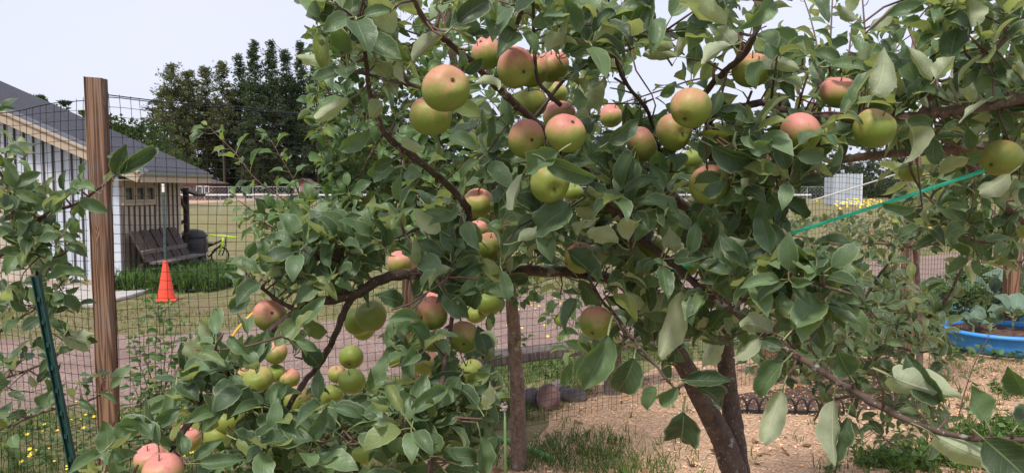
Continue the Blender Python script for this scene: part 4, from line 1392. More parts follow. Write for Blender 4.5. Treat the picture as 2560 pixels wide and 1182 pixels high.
LEAVES = [
 (1710, 1029, 1701, 1149, .62, 't', 1.42), (1704, 728, 1653, 893, .45, 'u'), (1802, 824, 1748, 905, .7, 'u'), (1897, 845, 1836, 905, .5, 'u'), (1960, 905, 1885, 987, .8, 't'),
 (1954, 976, 1904, 1112, .5, 'u', 1.36), (2084, 999, 2072, 1150, .42, 'u', 1.25), (2117, 1040, 2074, 1165, .42, 't', 1.27), (2124, 936, 2085, 868, .8, 't'), (2230, 942, 2368, 1004, .6, 'u', 1.16),
 (2350, 1006, 2258, 906, .55, 't', 1.18), (2462, 1051, 2414, 967, .78, 't', 1.12), (2460, 1096, 2566, 1184, .85, 't', 1.08), (2340, 1090, 2512, 1182, .35, 'u', 1.12), (1708, 948, 1830, 956, .42, 't', 1.4),
 (1744, 968, 1842, 1010, .42, 't', 1.4), (1694, 966, 1640, 1012, .7, 't', 1.41), (1642, 966, 1605, 1034, .65, 't', 1.43), (2546, 1062, 2590, 1010, .7, 't', 1.1), (2560, 985, 2520, 900, .5, 't', 1.1),
 (1520, 838, 1482, 978, .72, 't', 1.48), (1585, 895, 1552, 1000, .7, 't', 1.5), (1806, 672, 1745, 784, .7, 't'), (1857, 646, 1788, 724, .55, 'u'), (1548, 612, 1456, 646, .55, 'u'), (1541, 611, 1616, 682, .55, 'u'),
 (1551, 661, 1538, 745, .35, 'u'), (1857, 578, 1932, 672, .45, 'u'), (1975, 600, 2042, 694, .6, 't'), (1984, 822, 2064, 735, .62, 't'), (1945, 792, 1956, 732, .95, 't'), (1846, 690, 1932, 735, .5, 'u'),
 (1932, 830, 1838, 786, .5, 'u'), (1617, 812, 1700, 795, .55, 't'), (1673, 728, 1595, 777, .4, 'u'), (1690, 850, 1772, 805, .5, 'u'), (1957, 868, 1905, 850, .7, 't'),
 (1519, 356, 1600, 304, .45, 't', 1.4), (1740, 335, 1832, 348, .38, 't', 1.42), (1830, 362, 1905, 350, .5, 't', 1.4), (1872, 372, 1952, 360, .5, 't', 1.38), (1780, 365, 1908, 428, .5, 't', 1.4),
 (1814, 448, 1738, 474, .95, 't'), (1943, 400, 1980, 338, .85, 'u'), (1997, 362, 2062, 315, .6, 't'), (1990, 390, 2075, 382, .55, 't'), (2000, 460, 2066, 440, .5, 't'), (1945, 497, 2038, 542, .5, 't'),
 (1898, 510, 1848, 588, .95, 't'), (1784, 515, 1826, 612, .75, 't'), (1585, 512, 1606, 440, .75, 'u'), (1640, 550, 1748, 592, .38, 't'), (1684, 120, 1588, 56, .45, 'u'), (1692, 142, 1609, 130, .5, 'u'),
 (1692, 146, 1726, 88, .6, 'u'), (1727, 90, 1782, 40, .45, 't'), (1816, 67, 1698, 0, .45, 'u'), (1828, 114, 1750, 143, .6, 'u'), (1833, 114, 1793, 68, .8, 'u'), (1840, 223, 1775, 194, .45, 'u'),
 (1432, 259, 1508, 206, .78, 'u'), (1366, 131, 1428, 78, .75, 'u'), (1257, 207, 1193, 206, .4, 'u'), (1397, 380, 1310, 436, .75, 't', 1.33), (1364, 400, 1498, 455, .4, 't', 1.33), (1307, 434, 1264, 532, .32, 'u', 1.36),
 (1264, 484, 1210, 500, .85, 't'), (1425, 515, 1321, 583, .6, 't', 1.45), (1293, 604, 1412, 580, .45, 'u', 1.48), (1428, 563, 1494, 543, .45, 'u', 1.48), (1030, 155, 1118, 59, .35, 'u'),
 (1160, 266, 1236, 326, .36, 'u'), (1038, 1024, 1066, 1132, .6, 't', 1.42), (1030, 1028, 1118, 966, .45, 't', 1.42), (1150, 940, 1118, 1012, .7, 't', 1.46), (1226, 935, 1158, 966, .6, 't', 1.48), (1231, 974, 1150, 1006, .5, 't', 1.46),
 (1107, 1140, 1216, 1140, .4, 't', 1.42), (1200, 1088, 1222, 1184, .6, 't', 1.44), (1080, 1060, 1142, 1024, .6, 't', 1.44), (1030, 808, 1088, 866, .6, 't', 1.5), (1110, 730, 1164, 797, .55, 't', 1.55), (1190, 715, 1172, 782, .7, 't', 1.55),
 (1056, 686, 1108, 734, .55, 't', 1.6), (1153, 734, 1226, 686, .42, 't', 1.55), (1160, 692, 1182, 640, .7, 't'), (1265, 677, 1342, 640, .5, 't'), (1260, 703, 1328, 690, .5, 't'), (1418, 626, 1490, 702, .7, 't', 1.6), (1448, 697, 1502, 766, .6, 't'),
 (1000, 906, 1086, 872, .4, 't', 1.52), (1430, 908, 1403, 972, .45, 't'), (724, 613, 636, 674, .36, 'u'), (719, 623, 852, 636, .32, 't'), (624, 738, 572, 788, .7, 't'), (606, 690, 560, 686, .5, 't'), (612, 688, 604, 655, .6, 'u'),
 (770, 702, 774, 656, .85, 't'), (800, 726, 838, 716, .8, 't'), (688, 866, 752, 796, .52, 't', 1.52), (572, 842, 618, 882, .62, 't'), (619, 886, 680, 832, .45, 't'), (758, 872, 800, 912, .8, 't'),
 (782, 1086, 720, 1026, .72, 't', 1.42), (835, 1076, 775, 1033, .7, 't', 1.42), (766, 1112, 664, 1068, .6, 't', 1.42), (771, 1107, 715, 1168, .45, 't', 1.42), (795, 1110, 852, 1157, .5, 't', 1.42), (919, 1056, 830, 1012, .62, 't', 1.44),
 (993, 1045, 909, 996, .62, 't', 1.45), (966, 1107, 1047, 1146, .5, 't', 1.43), (645, 980, 588, 991, .42, 't'), (650, 981, 716, 1030, .55, 't'), (993, 790, 1040, 842, .55, 't', 1.5),
 (360, 1063, 292, 1054, .8, 't', 1.42), (376, 1071, 442, 1118, .4, 't', 1.42), (456, 1140, 445, 1072, .65, 't'), (485, 1147, 548, 1097, .4, 't', 1.4), (499, 1157, 620, 1150, .32, 't', 1.38), (503, 1079, 548, 1040, .6, 'u'), (513, 1059, 566, 996, .6, 't'),
 (399, 1063, 434, 1014, .85, 't'), (442, 954, 364, 941, .36, 't'), (444, 956, 466, 990, .5, 't'), (663, 1090, 742, 1080, .6, 't', 1.44), (300, 1186, 268, 1136, .9, 't', 1.4), (612, 1100, 629, 1040, .5, 't'), (470, 938, 462, 860, .62, 't'), (505, 932, 572, 872, .5, 't'), (496, 880, 560, 905, .4, 't'),
 (855, 47, 748, 24, .5, 't'), (831, 108, 772, 68, .42, 't'), (831, 152, 736, 146, .32, 'u'), (870, 135, 864, 92, 1.1, 'u'), (909, 128, 960, 72, .6, 'u'), (932, 82, 1020, 150, .52, 't'), (930, 34, 1016, 94, .5, 't'), (874, 247, 778, 300, .4, 'u'),
 (923, 325, 855, 384, .6, 't'), (957, 254, 932, 294, .95, 'u'), (1172, 97, 1164, 3, .62, 'u'), (1190, 211, 1263, 200, .4, 'u', 1.28), (1150, 166, 1157, 130, .8, 't'), (1163, 183, 1206, 148, .6, 't'), (1005, 345, 1055, 380, .5, 'u'), (985, 400, 930, 420, .6, 't'),
]
main.traced(LEAVES)

def hang(tree, reach):
    """a fruit stalk from each apple to the wood it grows on"""
    for a in APPLES:
        if a.get('hung'): continue
        e = STEM_END[a['label']]
        s, d = tree.nearest(e)
        if d > reach: continue
        a['hung'] = True
        front = False
        for t in (.15, .35, .55, .75):
            q = proj(s.lerp(e, t))
            front = front or any((b['px'] - q[0]) ** 2 + (b['py'] - q[1]) ** 2 < b['r'] ** 2 and q[2] < b['d'] for b in APPLES)
        if front: continue
        m_ = (s + e) / 2 + Vector((0, .01, .012))
        tree.tw.tube([s - tree.base, m_ - tree.base, e - tree.base], [.0028, .0022, .0018], 5)
hang(main, .20)
def shades_apple(o, mid, tip, pm):
    """fruit reddens where the sun reaches it: few leaves stand right above it"""
    for a in APPLES:
        v = mid - (a['c'] + Vector((0, 0, a['R'] * .7)))
        k = v.dot(SUND)
        if 0 < k < .30 and (v - SUND * k).length < a['R'] * 1.1 and a['red'] > .4 and rng.random() < .8: return True
    return False
def hides_apple(o, mid, tip, pm):
    for q in (pm, proj(tip), proj(o + (tip - o) * .35), proj(o + (tip - o) * .8)):
        for a in APPLES:
            if a['r'] < 20: continue
            if (q[0] - a['px']) ** 2 + (q[1] - a['py']) ** 2 < (a['r'] * (1.06 if a['r'] > 39 else .8) + 2) ** 2 and q[2] < a['d'] + a['R'] * .6:
                return True
    return False
KEEP = [[(1240, 985), (1420, 930), (1560, 1010), (1690, 1000), (1700, 1300), (1240, 1300)], [(1690, 905), (1850, 880), (2070, 1010), (2070, 1300), (1690, 1300)],
        [(270, 0), (735, 0), (735, 130), (790, 300), (700, 560), (560, 640), (540, 700), (480, 850), (330, 1010), (200, 1110), (180, 0)], [(2000, 440), (2220, 440), (2210, 560), (2000, 600)],
        [(2060, 900), (2330, 1030), (2560, 1060), (2560, 1300), (2060, 1300)], [(2100, 820), (2560, 860), (2560, 1080), (2260, 1020)],
        [(560, 800), (610, 790), (600, 880), (560, 880)], [(1255, 810), (1335, 810), (1335, 1190), (1255, 1190)], [(985, 640), (1035, 700), (1035, 760), (990, 760)]]
SKYGAP = [[(1590, 130), (1690, 130), (1650, 255), (1550, 262)], [(1635, -40), (1705, -40), (1695, 70), (1640, 70)], [(1950, 15), (2045, 15), (2035, 90), (1955, 95)], [(2235, 20), (2305, 20), (2300, 112), (2225, 112)], [(1995, 125), (2030, 125), (2030, 175), (1995, 175)], [(985, 20), (1035, 20), (1030, 105), (990, 105)], [(1200, 232), (1222, 232), (1222, 262), (1200, 262)], [(1500, 180), (1545, 190), (1530, 250), (1490, 240)]]
def sky_gap(o, mid, tip, pm):
    t = proj(tip)
    return any(inside(pm[0], pm[1], k) or inside(t[0], t[1], k) for k in SKYGAP)
def in_gap(o, mid, tip, pm):
    if pm[2] > 2.7: return False
    t = proj(tip)
    for k in KEEP:
        if inside(pm[0], pm[1], k) or inside(t[0], t[1], k): return True
    return False
LANES = [[(2060, 291, 14), (2290, 292, 14), (2400, 272, 14), (2560, 247, 14)], [(2110, 399, 16), (2500, 365, 16)], [(955, 697, 16), (1055, 682, 16)], [(1300, 676, 18), (1440, 682, 18)],
         [(1165, 510, 12), (1040, 396, 12), (972, 346, 12), (940, 288, 12), (918, 200, 12)], [(862, 775, 14), (835, 845, 14), (760, 955, 14)], [(1600, 600, 12), (1830, 775, 12), (1990, 884, 14), (2240, 1036, 14), (2560, 1100, 14)],
         [(1040, 10, 10), (1180, 155, 10)], [(1240, 212, 12), (1332, 300, 12)], [(1905, 50, 10), (1862, 135, 10), (1800, 188, 10)], [(1860, 622, 9), (2460, 425, 9)], [(1520, 750, 10), (1665, 945, 10)], [(1690, 500, 14), (1770, 575, 14)], [(820, 752, 12), (885, 736, 12)]]
def in_lane(o, mid, tip, pm):
    """the stretches where the photograph shows bare wood"""
    for q in (pm, proj(o + (mid - o) * .5), proj(mid.lerp(tip, .6))):
        for ln in LANES:
            for (x0, y0, h), (x1, y1, _) in zip(ln, ln[1:]):
                dx, dy = x1 - x0, y1 - y0
                t = max(0, min(1, ((q[0] - x0) * dx + (q[1] - y0) * dy) / (dx * dx + dy * dy)))
                if (x0 + dx * t - q[0]) ** 2 + (y0 + dy * t - q[1]) ** 2 < (h + 3) ** 2 and q[2] < 2.0 and rng.random() < .75: return True
    return False
print('main leaves', main.build((hides_apple, in_gap, in_lane, sky_gap, shades_apple), 300))
# ---- pear tree behind it --------------------------------------------------------------
pear = Tree('pear_tree', 'dense leafy pear tree with slender straight trunk between fence and apple tree', tuple(P(1298, 1170, 4.5)[:2]) + (0,), M_PLEAF, M_BARK2, M_TWIG2, PHI, PLO, .080, seed=21)
pear.branch([(1298, 1195, 4.5), (1296, 1090, 4.5), (1293, 980, 4.48), (1288, 880, 4.45), (1282, 790, 4.4), (1272, 690, 4.3), (1252, 560, 4.15), (1205, 400, 3.95), (1160, 250, 3.8), (1125, 100, 3.7), (1110, -80, 3.7)], .052, .014, 'trunk', 10)
p1 = pear.branch([(1252, 570, 4.15), (1150, 590, 4.0), (1040, 575, 3.85), (930, 560, 3.75), (820, 575, 3.65), (740, 590, 3.6), (690, 570, 3.55)], .017, .006)
p2 = pear.branch([(1205, 400, 3.95), (1080, 390, 3.85), (960, 330, 3.75), (880, 230, 3.7), (850, 100, 3.65), (840, -20, 3.6)], .016, .006)
p3 = pear.branch([(1175, 300, 3.85), (1060, 250, 3.8), (980, 130, 3.75), (940, -50, 3.7)], .013, .006)
p4 = pear.branch([(1250, 560, 4.15), (1360, 440, 4.0), (1470, 280, 3.9), (1540, 120, 3.85), (1570, -40, 3.8)], .015, .006)
p5 = pear.branch([(1205, 420, 3.95), (1100, 470, 3.8), (980, 460, 3.7), (870, 430, 3.65), (820, 380, 3.6)], .012, .005)
p6 = pear.branch([(1160, 250, 3.8), (1260, 130, 3.75), (1330, -20, 3.7)], .011, .006)
for q in (p1, p2, p3, p4, p5, p6): pear.spurs_along(q, .07, (4, 7), camb=.3)
pear.shoot([(790, 580, 3.62), (715, 505, 3.55), (640, 448, 3.5), (590, 385, 3.47), (545, 340, 3.45), (528, 322, 3.44)], .0038, .0016, .028, .115)
pear.shoot([(770, 560, 3.62), (752, 500, 3.6), (732, 445, 3.58), (700, 390, 3.56), (678, 352, 3.55)], .0032, .0016, .028, .105)
pear.shoot([(700, 580, 3.56), (650, 550, 3.52), (620, 520, 3.5), (598, 502, 3.48)], .004, .0016, .026, .10)
pear.shoot([(830, 260, 3.62), (806, 180, 3.6), (795, 90, 3.58), (792, -10, 3.56)], .0034, .0016, .04, .085)
pear.shoot([(900, 100, 3.62), (880, 30, 3.6), (860, -30, 3.58)], .0034, .0016, .04, .085)
pear.fill([(840, -30), (1250, -30), (1150, 250), (1100, 320), (860, 330), (800, 330), (775, 260), (800, 120)], 190, 3.4, 4.2, (4, 7), camb=.3, reach=.8)
pear.fill([(800, 300), (1150, 300), (1290, 420), (1290, 620), (1100, 640), (860, 600), (810, 480)], 270, 3.4, 4.2, (4, 7), camb=.3, reach=.8)
pear.fill([(620, 540), (700, 520), (830, 500), (900, 600), (760, 640), (650, 610)], 40, 3.4, 3.8, (4, 7), camb=.3, reach=.8)
pear.fill([(1250, -30), (1620, -30), (1600, 150), (1480, 300), (1300, 640), (1180, 560)], 130, 3.5, 4.4, (4, 7), camb=.3, reach=.9)
pear.fill([(1240, 690), (1340, 690), (1345, 800), (1250, 790)], 8, 4.2, 4.4, (3, 5), reach=.6)
pear.fill([(1265, 840), (1345, 830), (1340, 880), (1275, 885)], 4, 4.3, 4.45, (3, 4), size=.04, reach=.5)
pear.fill([(1340, 620), (1480, 640), (1460, 860), (1370, 820)], 14, 3.9, 4.4, (3, 5), reach=1.0)
PKEEP = [[(1262, 805), (1330, 805), (1330, 835), (1262, 835)], [(1262, 890), (1330, 890), (1330, 1190), (1262, 1190)], [(380, 0), (765, 0), (765, 330), (480, 300), (380, 300)],
         [(1590, 150), (1660, 150), (1660, 250), (1560, 250)], [(1010, 0), (1030, 0), (1030, 100), (1010, 100)]]
def pgap(o, mid, tip, pm):
    return any(inside(pm[0], pm[1], k) for k in PKEEP)
print('pear leaves', pear.build((pgap, sky_gap), 300))

# ---- apple tree at the left edge -------------------------------------------------------
left = Tree('apple_tree', 'leafy apple tree reaching in at the left edge beside the green stake', (-2.05, 2.75, 0), M_ALEAF, M_BARK, M_TWIG, HI, LO, .072, seed=31)
left.branch([(-140, 1500, 2.75), (-150, 1200, 2.74), (-140, 950, 2.7), (-130, 700, 2.6), (-110, 500, 2.5), (-80, 250, 2.45)], .03, .012, 'trunk', 10)
l1 = left.branch([(-130, 720, 2.6), (-40, 660, 2.45), (52, 606, 2.33), (95, 554, 2.3), (128, 530, 2.28), (199, 507, 2.26), (237, 478, 2.25), (289, 438, 2.24), (332, 386, 2.23)], .010, .0018)
l2 = left.branch([(40, 612, 2.34), (30, 520, 2.3), (20, 465, 2.28), (-5, 420, 2.26), (-30, 330, 2.24)], .005, .003)
l3 = left.branch([(-130, 900, 2.65), (0, 828, 2.4), (55, 791, 2.35), (115, 755, 2.3), (160, 700, 2.27)], .006, .002)
l4 = left.branch([(-130, 960, 2.65), (0, 947, 2.4), (92, 915, 2.33), (140, 890, 2.3), (200, 840, 2.28)], .005, .002)
l5 = left.branch([(-130, 1080, 2.68), (0, 1071, 2.4), (60, 1048, 2.35), (124, 1025, 2.3), (220, 1002, 2.27), (278, 968, 2.25)], .005, .0018)
l6 = left.branch([(52, 606, 2.33), (100, 640, 2.3), (150, 640, 2.28), (185, 610, 2.27)], .004, .002)
for q, g, n in ((l1[20:44], .06, (3, 5)), (l2, .05, (4, 6)), (l3, .055, (3, 5)), (l4, .07, (2, 4)), (l5, .07, (2, 3)), (l6, .045, (4, 6))): left.spurs_along(q, g, n, camb=.5)
left.fill([(-20, 250), (50, 270), (50, 470), (100, 530), (165, 590), (180, 680), (130, 740), (-20, 760)], 26, 2.2, 2.5, (4, 6))
left.fill([(-20, 760), (130, 700), (230, 640), (200, 760), (240, 860), (60, 900), (-20, 900)], 8, 2.2, 2.5, (3, 5))
left.fill([(-20, 900), (140, 880), (90, 1060), (-20, 1120)], 9, 2.2, 2.5, (3, 4))
left.traced([(237, 478, 185, 460, .6, 't'), (289, 440, 320, 360, .5, 't'), (300, 430, 395, 372, .4, 't'), (310, 410, 270, 385, .4, 't'), (199, 505, 268, 520, .5, 't'), (199, 507, 190, 550, .8, 't'), (262, 455, 290, 420, .4, 'u'), (130, 530, 175, 480, .6, 't'),
             (180, 545, 195, 590, .7, 't'), (278, 968, 300, 940, .6, 't'), (250, 985, 292, 1000, .4, 't'), (200, 1000, 235, 1020, .5, 't'), (215, 990, 205, 960, .7, 't'), (100, 1020, 138, 985, .8, 't'), (150, 835, 262, 868, .4, 'u'), (120, 700, 200, 665, .4, 't'), (190, 850, 250, 862, .45, 't'), (55, 700, 40, 770, .6, 't')])
def lgap(o, mid, tip, pm):
    return (pm[0] > 255 and pm[1] < 900) or (215 < pm[0] < 300 and 560 < pm[1] < 830)
print('left leaves', left.build((lgap,), 300))

# ---- apple tree at the right: long level branches ----------------------------------------
right = Tree('apple_tree', 'apple tree whose long level brown branches enter from the right edge', (2.2, 2.3, 0), M_ALEAF, M_BARK3, M_TWIG, HI, LO, .078, seed=41)
right.dens = 1.25
right.branch([(3080, 2000, 2.3), (3060, 1400, 2.3), (3020, 900, 2.25), (2960, 600, 2.2), (2900, 400, 2.1), (2850, 200, 2.0), (2800, 0, 1.95)], .045, .02, 'trunk', 10)
r1 = right.branch([(2860, 250, 2.02), (2700, 235, 1.75), (2560, 247, 1.62), (2400, 272, 1.55), (2290, 292, 1.53), (2180, 300, 1.54), (2060, 291, 1.56), (1970, 279, 1.57), (1900, 255, 1.6)], .0150, .0065)
r2 = right.branch([(2900, 390, 2.1), (2700, 360, 2.0), (2560, 361, 1.93), (2400, 370, 1.9), (2290, 379, 1.88), (2200, 387, 1.86), (2108, 399, 1.85)], .0130, .0095)
r3 = right.branch([(2860, 620, 2.3), (2700, 600, 2.4), (2560, 560, 2.45), (2465, 460, 2.3), (2400, 398, 2.15), (2360, 340, 2.0)], .018, .008)
r4 = right.branch([(2700, 240, 1.75), (2600, 20, 1.45), (2560, 48, 1.42), (2495, 118, 1.42), (2440, 150, 1.45), (2380, 182, 1.5)], .0060, .0035)
r5 = right.branch([(2290, 292, 1.53), (2330, 240, 1.5), (2340, 200, 1.48)], .004, .003)
r6 = right.branch([(2400, 370, 1.9), (2330, 330, 1.8), (2275, 400, 1.75), (2300, 470, 1.75), (2335, 510, 1.8)], .004, .0025)
r7 = right.branch([(2560, 560, 2.45), (2500, 600, 2.4), (2430, 600, 2.4), (2360, 560, 2.4)], .006, .003)
for q, g, n in ((r1, .055, (4, 6)), (r2, .08, (3, 5)), (r3, .07, (4, 6)), (r4, .06, (3, 5)), (r5, .05, (3, 5)), (r6, .05, (3, 5)), (r7, .06, (3, 5))): right.spurs_along(q, g, n, camb=.5)
for pts in ([(2030, 285, 1.9), (2045, 150, 2.1), (2030, 60, 2.2), (2000, -30, 2.3)], [(2075, 285, 1.7), (2075, 150, 1.75), (2082, -20, 1.8)], [(2165, 290, 1.62), (2165, 130, 1.66), (2155, -20, 1.7)], [(2240, 280, 1.7), (2280, 120, 1.9), (2285, -20, 2.0)],
            [(2010, 280, 1.8), (1985, 180, 1.9), (1960, 110, 1.95)], [(2130, 280, 1.7), (2120, 180, 1.75), (2130, 60, 1.8)], [(2330, 270, 1.6), (2300, 150, 1.65), (2270, 70, 1.7)], [(2460, 250, 1.6), (2420, 120, 1.6), (2430, 10, 1.6)], [(2210, 285, 1.6), (2225, 190, 1.7), (2200, 110, 1.75)]):
    right.shoot(pts, .0034, .0016, .024, .08)
right.fill([(1900, 160), (2000, 130), (2300, 110), (2560, 60), (2580, 330), (2060, 330), (1900, 280)], 70, 1.45, 2.0, (4, 6), size=.072)
right.fill([(2260, -30), (2580, -30), (2580, 130), (2360, 130)], 14, 1.4, 1.8, (4, 6))
right.fill([(2220, 320), (2580, 260), (2580, 480), (2400, 440), (2240, 420)], 32, 1.6, 2.2, (4, 6))
right.fill([(2240, 420), (2420, 430), (2580, 460), (2580, 690), (2500, 700), (2430, 650), (2340, 590), (2250, 500)], 40, 2.2, 2.8, (4, 6), reach=.9)
right.traced([(2186, 235, 2235, 140, .75, 'u', 1.36), (2129, 256, 2188, 164, .44, 't', 1.34), (2338, 198, 2382, 148, .85, 'u', 1.38), (2328, 203, 2264, 125, .42, 'u', 1.4), (2378, 162, 2374, 68, .85, 't', 1.42), (2423, 70, 2434, -4, .85, 'u', 1.4),
              (2360, 238, 2458, 242, .32, 'u', 1.45), (2315, 240, 2288, 268, .9, 'u', 1.48), (2467, 253, 2398, 304, .26, 'u', 1.42), (2275, 316, 2308, 382, .85, 'u', 1.42), (2155, 172, 2182, 108, .6, 'u', 1.5), (2142, 50, 2084, 16, .5, 'u', 1.5),
              (2176, 72, 2228, 22, .45, 'u', 1.5), (2346, 90, 2254, 56, .36, 't', 1.5), (2526, 434, 2449, 492, .65, 'u', 1.5), (2285, 520, 2211, 521, .5, 't', 1.55), (2145, 235, 2095, 280, .5, 't'), (2000, 175, 1930, 145, .55, 'u', 1.5),
              (1935, 150, 1905, 190, .9, 'u', 1.42), (1895, 155, 1885, 210, .8, 't', 1.36), (2430, 175, 2520, 130, .45, 't', 1.45), (2510, 190, 2500, 155, .8, 't', 1.42), (2560, 200, 2535, 150, .6, 'u', 1.4), (2395, 250, 2370, 205, .6, 'u', 1.45),
              (2420, 320, 2435, 375, .5, 't', 1.5), (2330, 310, 2250, 300, .5, 't', 1.5), (2230, 260, 2160, 270, .45, 't', 1.48), (2470, 215, 2440, 250, .5, 't', 1.45)])
hang(right, .5)
RK = [[(2000, 435), (2225, 435), (2215, 545), (2000, 560)], [(1975, -50), (2060, -50), (2050, 40), (1975, 60)], [(2185, -50), (2260, -50), (2250, 45), (2190, 60)], [(2235, 60), (2300, 60), (2290, 110), (2240, 110)], [(1600, 0), (1880, 0), (1880, 400), (1600, 400)],
      [(2380, 690), (2600, 690), (2600, 900), (2380, 900)]]
def rgap(o, mid, tip, pm): return any(inside(pm[0], pm[1], k) for k in RK)
print('right leaves', right.build((hides_apple, rgap, in_lane, sky_gap, shades_apple), 300))

# ---- low apple tree behind the drooping branch --------------------------------------------
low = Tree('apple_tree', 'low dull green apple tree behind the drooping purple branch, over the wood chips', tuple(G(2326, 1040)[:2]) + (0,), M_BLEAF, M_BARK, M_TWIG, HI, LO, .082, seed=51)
low.branch([(2326, 1048, 5.65), (2322, 990, 5.5), (2312, 950, 5.2), (2270, 930, 4.7), (2173, 906, 4.1), (2060, 885, 3.8), (1985, 840, 3.7)], .040, .010, 'trunk', 9)
w1 = low.branch([(2173, 906, 4.1), (2260, 842, 3.8), (2356, 758, 3.6), (2400, 680, 3.5), (2443, 580, 3.4)], .012, .004)
w2 = low.branch([(2270, 930, 4.7), (2180, 980, 4.2), (2080, 1000, 3.9), (2035, 1050, 3.8)], .012, .004)
w3 = low.branch([(2220, 915, 4.4), (2240, 1000, 4.0), (2200, 1080, 3.8), (2270, 1130, 3.7)], .010, .004)
w4 = low.branch([(2120, 895, 3.95), (2140, 790, 3.7), (2190, 700, 3.6), (2220, 660, 3.5)], .009, .004)
w5 = low.branch([(2230, 860, 3.9), (2300, 880, 3.6), (2370, 860, 3.5)], .007, .003)
for q in (w1, w2, w3, w4, w5): low.spurs_along(q, .09, (4, 6), camb=.3)
low.shoot([(2395, 1050, 4.6), (2410, 985, 4.6), (2440, 900, 4.6), (2475, 835, 4.6)], .005, .002, .05, .085)
low.fill([(1990, 720), (2130, 640), (2290, 665), (2370, 760), (2380, 900), (2320, 950), (2050, 960), (2000, 900)], 95, 3.2, 4.4, (4, 7), reach=1.0, camb=.3)
low.fill([(2030, 950), (2320, 950), (2400, 1050), (2320, 1130), (2090, 1110)], 26, 3.4, 4.2, (3, 6), reach=1.0, camb=.3)
low.fill([(1860, 700), (2040, 700), (2060, 990), (1900, 980), (1870, 900)], 44, 3.5, 4.2, (4, 7), reach=1.2, camb=.3)
def wgap(o, mid, tip, pm): return (pm[0] > 2400 and pm[1] > 730 and pm[2] < 4.5) or (pm[1] > 960 and pm[0] < 2035)
print('low leaves', low.build((wgap,), 300))

# ---- trained row tree by the far posts --------------------------------------------------
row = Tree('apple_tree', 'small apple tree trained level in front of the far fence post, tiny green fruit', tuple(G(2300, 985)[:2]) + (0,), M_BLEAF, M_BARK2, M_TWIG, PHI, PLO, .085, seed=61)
row.branch([(2300, 985, 6.27), (2298, 850, 6.25), (2294, 700, 6.2), (2285, 610, 6.2)], .03, .016, 'trunk', 8)
o1 = row.branch([(2288, 620, 6.2), (2200, 608, 6.15), (2100, 612, 6.1), (1990, 590, 6.0), (1900, 585, 6.0)], .012, .005)
o2 = row.branch([(2288, 620, 6.2), (2370, 600, 6.2), (2450, 590, 6.2), (2560, 560, 6.2)], .012, .005)
for q in (o1, o2): row.spurs_along(q, .11, (4, 6), camb=.2)
row.fill([(1900, 570), (2130, 545), (2260, 580), (2340, 530), (2450, 560), (2430, 650), (2300, 620), (1960, 640)], 60, 5.8, 6.5, (4, 6), reach=1.2, camb=.2)
row.fill([(2060, 555), (2240, 540), (2300, 500), (2460, 500), (2460, 600), (2080, 640)], 45, 5.6, 6.6, (4, 7), reach=1.2, camb=.2)
print('row leaves', row.build((), 300))
for i, (px, py, r, lab) in enumerate(((2305, 541, 13, 'small pale green apple beside the far post, nearest it'), (2387, 592, 13, 'upper of two small green apples hanging right of the far post'), (2403, 611, 12, 'lower of two small green apples hanging right of the far post'),
                                      (2180, 585, 8, 'tiny pinkish apple left of the far post in the row tree'), (2237, 556, 10, 'tiny yellow green apple just left of the far post'))):
    make_apple(px, py, 5.95, r * 5.95 / FPX, None, .2 if i != 3 else .8, lab, 980 + i, True, group='small apples on the row tree')
make_apple(1402, 800, 3.9, 17 * 3.9 / FPX, None, .0, 'little green apple in the dark leaves right of the pear trunk', 990, True, group='apples behind the main tree')

# ================================================================== SMALL THINGS
def spray(name, pts, blades, h, w, mat, seed, lean=.5, label=None, cat=None, parent=None):
    """upright tapering blades rising from points on the ground"""
    r = np.random.default_rng(seed)
    B = np.repeat(np.array(pts, float), blades, axis=0)
    n = len(B)
    B[:, :2] += r.normal(0, .025, (n, 2))
    a = r.uniform(0, 6.283, n)
    H = h * r.uniform(.45, 1.2, n)
    ln = H * r.uniform(.1, lean, n)
    b2 = r.uniform(0, 6.283, n)
    sx, sy = np.cos(a) * w / 2, np.sin(a) * w / 2
    dx, dy = np.cos(b2) * ln, np.sin(b2) * ln
    v0 = B + np.stack([-sx, -sy, np.zeros(n)], 1); v1 = B + np.stack([sx, sy, np.zeros(n)], 1)
    m0 = B + np.stack([-sx * .8 + dx * .35, -sy * .8 + dy * .35, H * .6], 1); m1 = B + np.stack([sx * .8 + dx * .35, sy * .8 + dy * .35, H * .6], 1)
    tp = B + np.stack([dx, dy, H * .95], 1)
    V = np.stack([v0, v1, m1, m0, tp], 1).reshape(-1, 3)
    k = np.arange(n) * 5
    F = np.concatenate([np.stack([k, k + 1, k + 2], 1), np.stack([k, k + 2, k + 3], 1), np.stack([k + 3, k + 2, k + 4], 1)])
    uv = np.tile(np.array([[.3, 0], [.7, 0], [.7, .5], [.3, .5], [.5, 1.]]), (n, 1))
    me = raw_mesh(name, V, F, mat, uv=uv, rnd=np.repeat(r.random(n), 5), smooth=False)
    o = link(bpy.data.objects.new(name, me), parent)
    return tag(o, label, cat, kind='stuff')
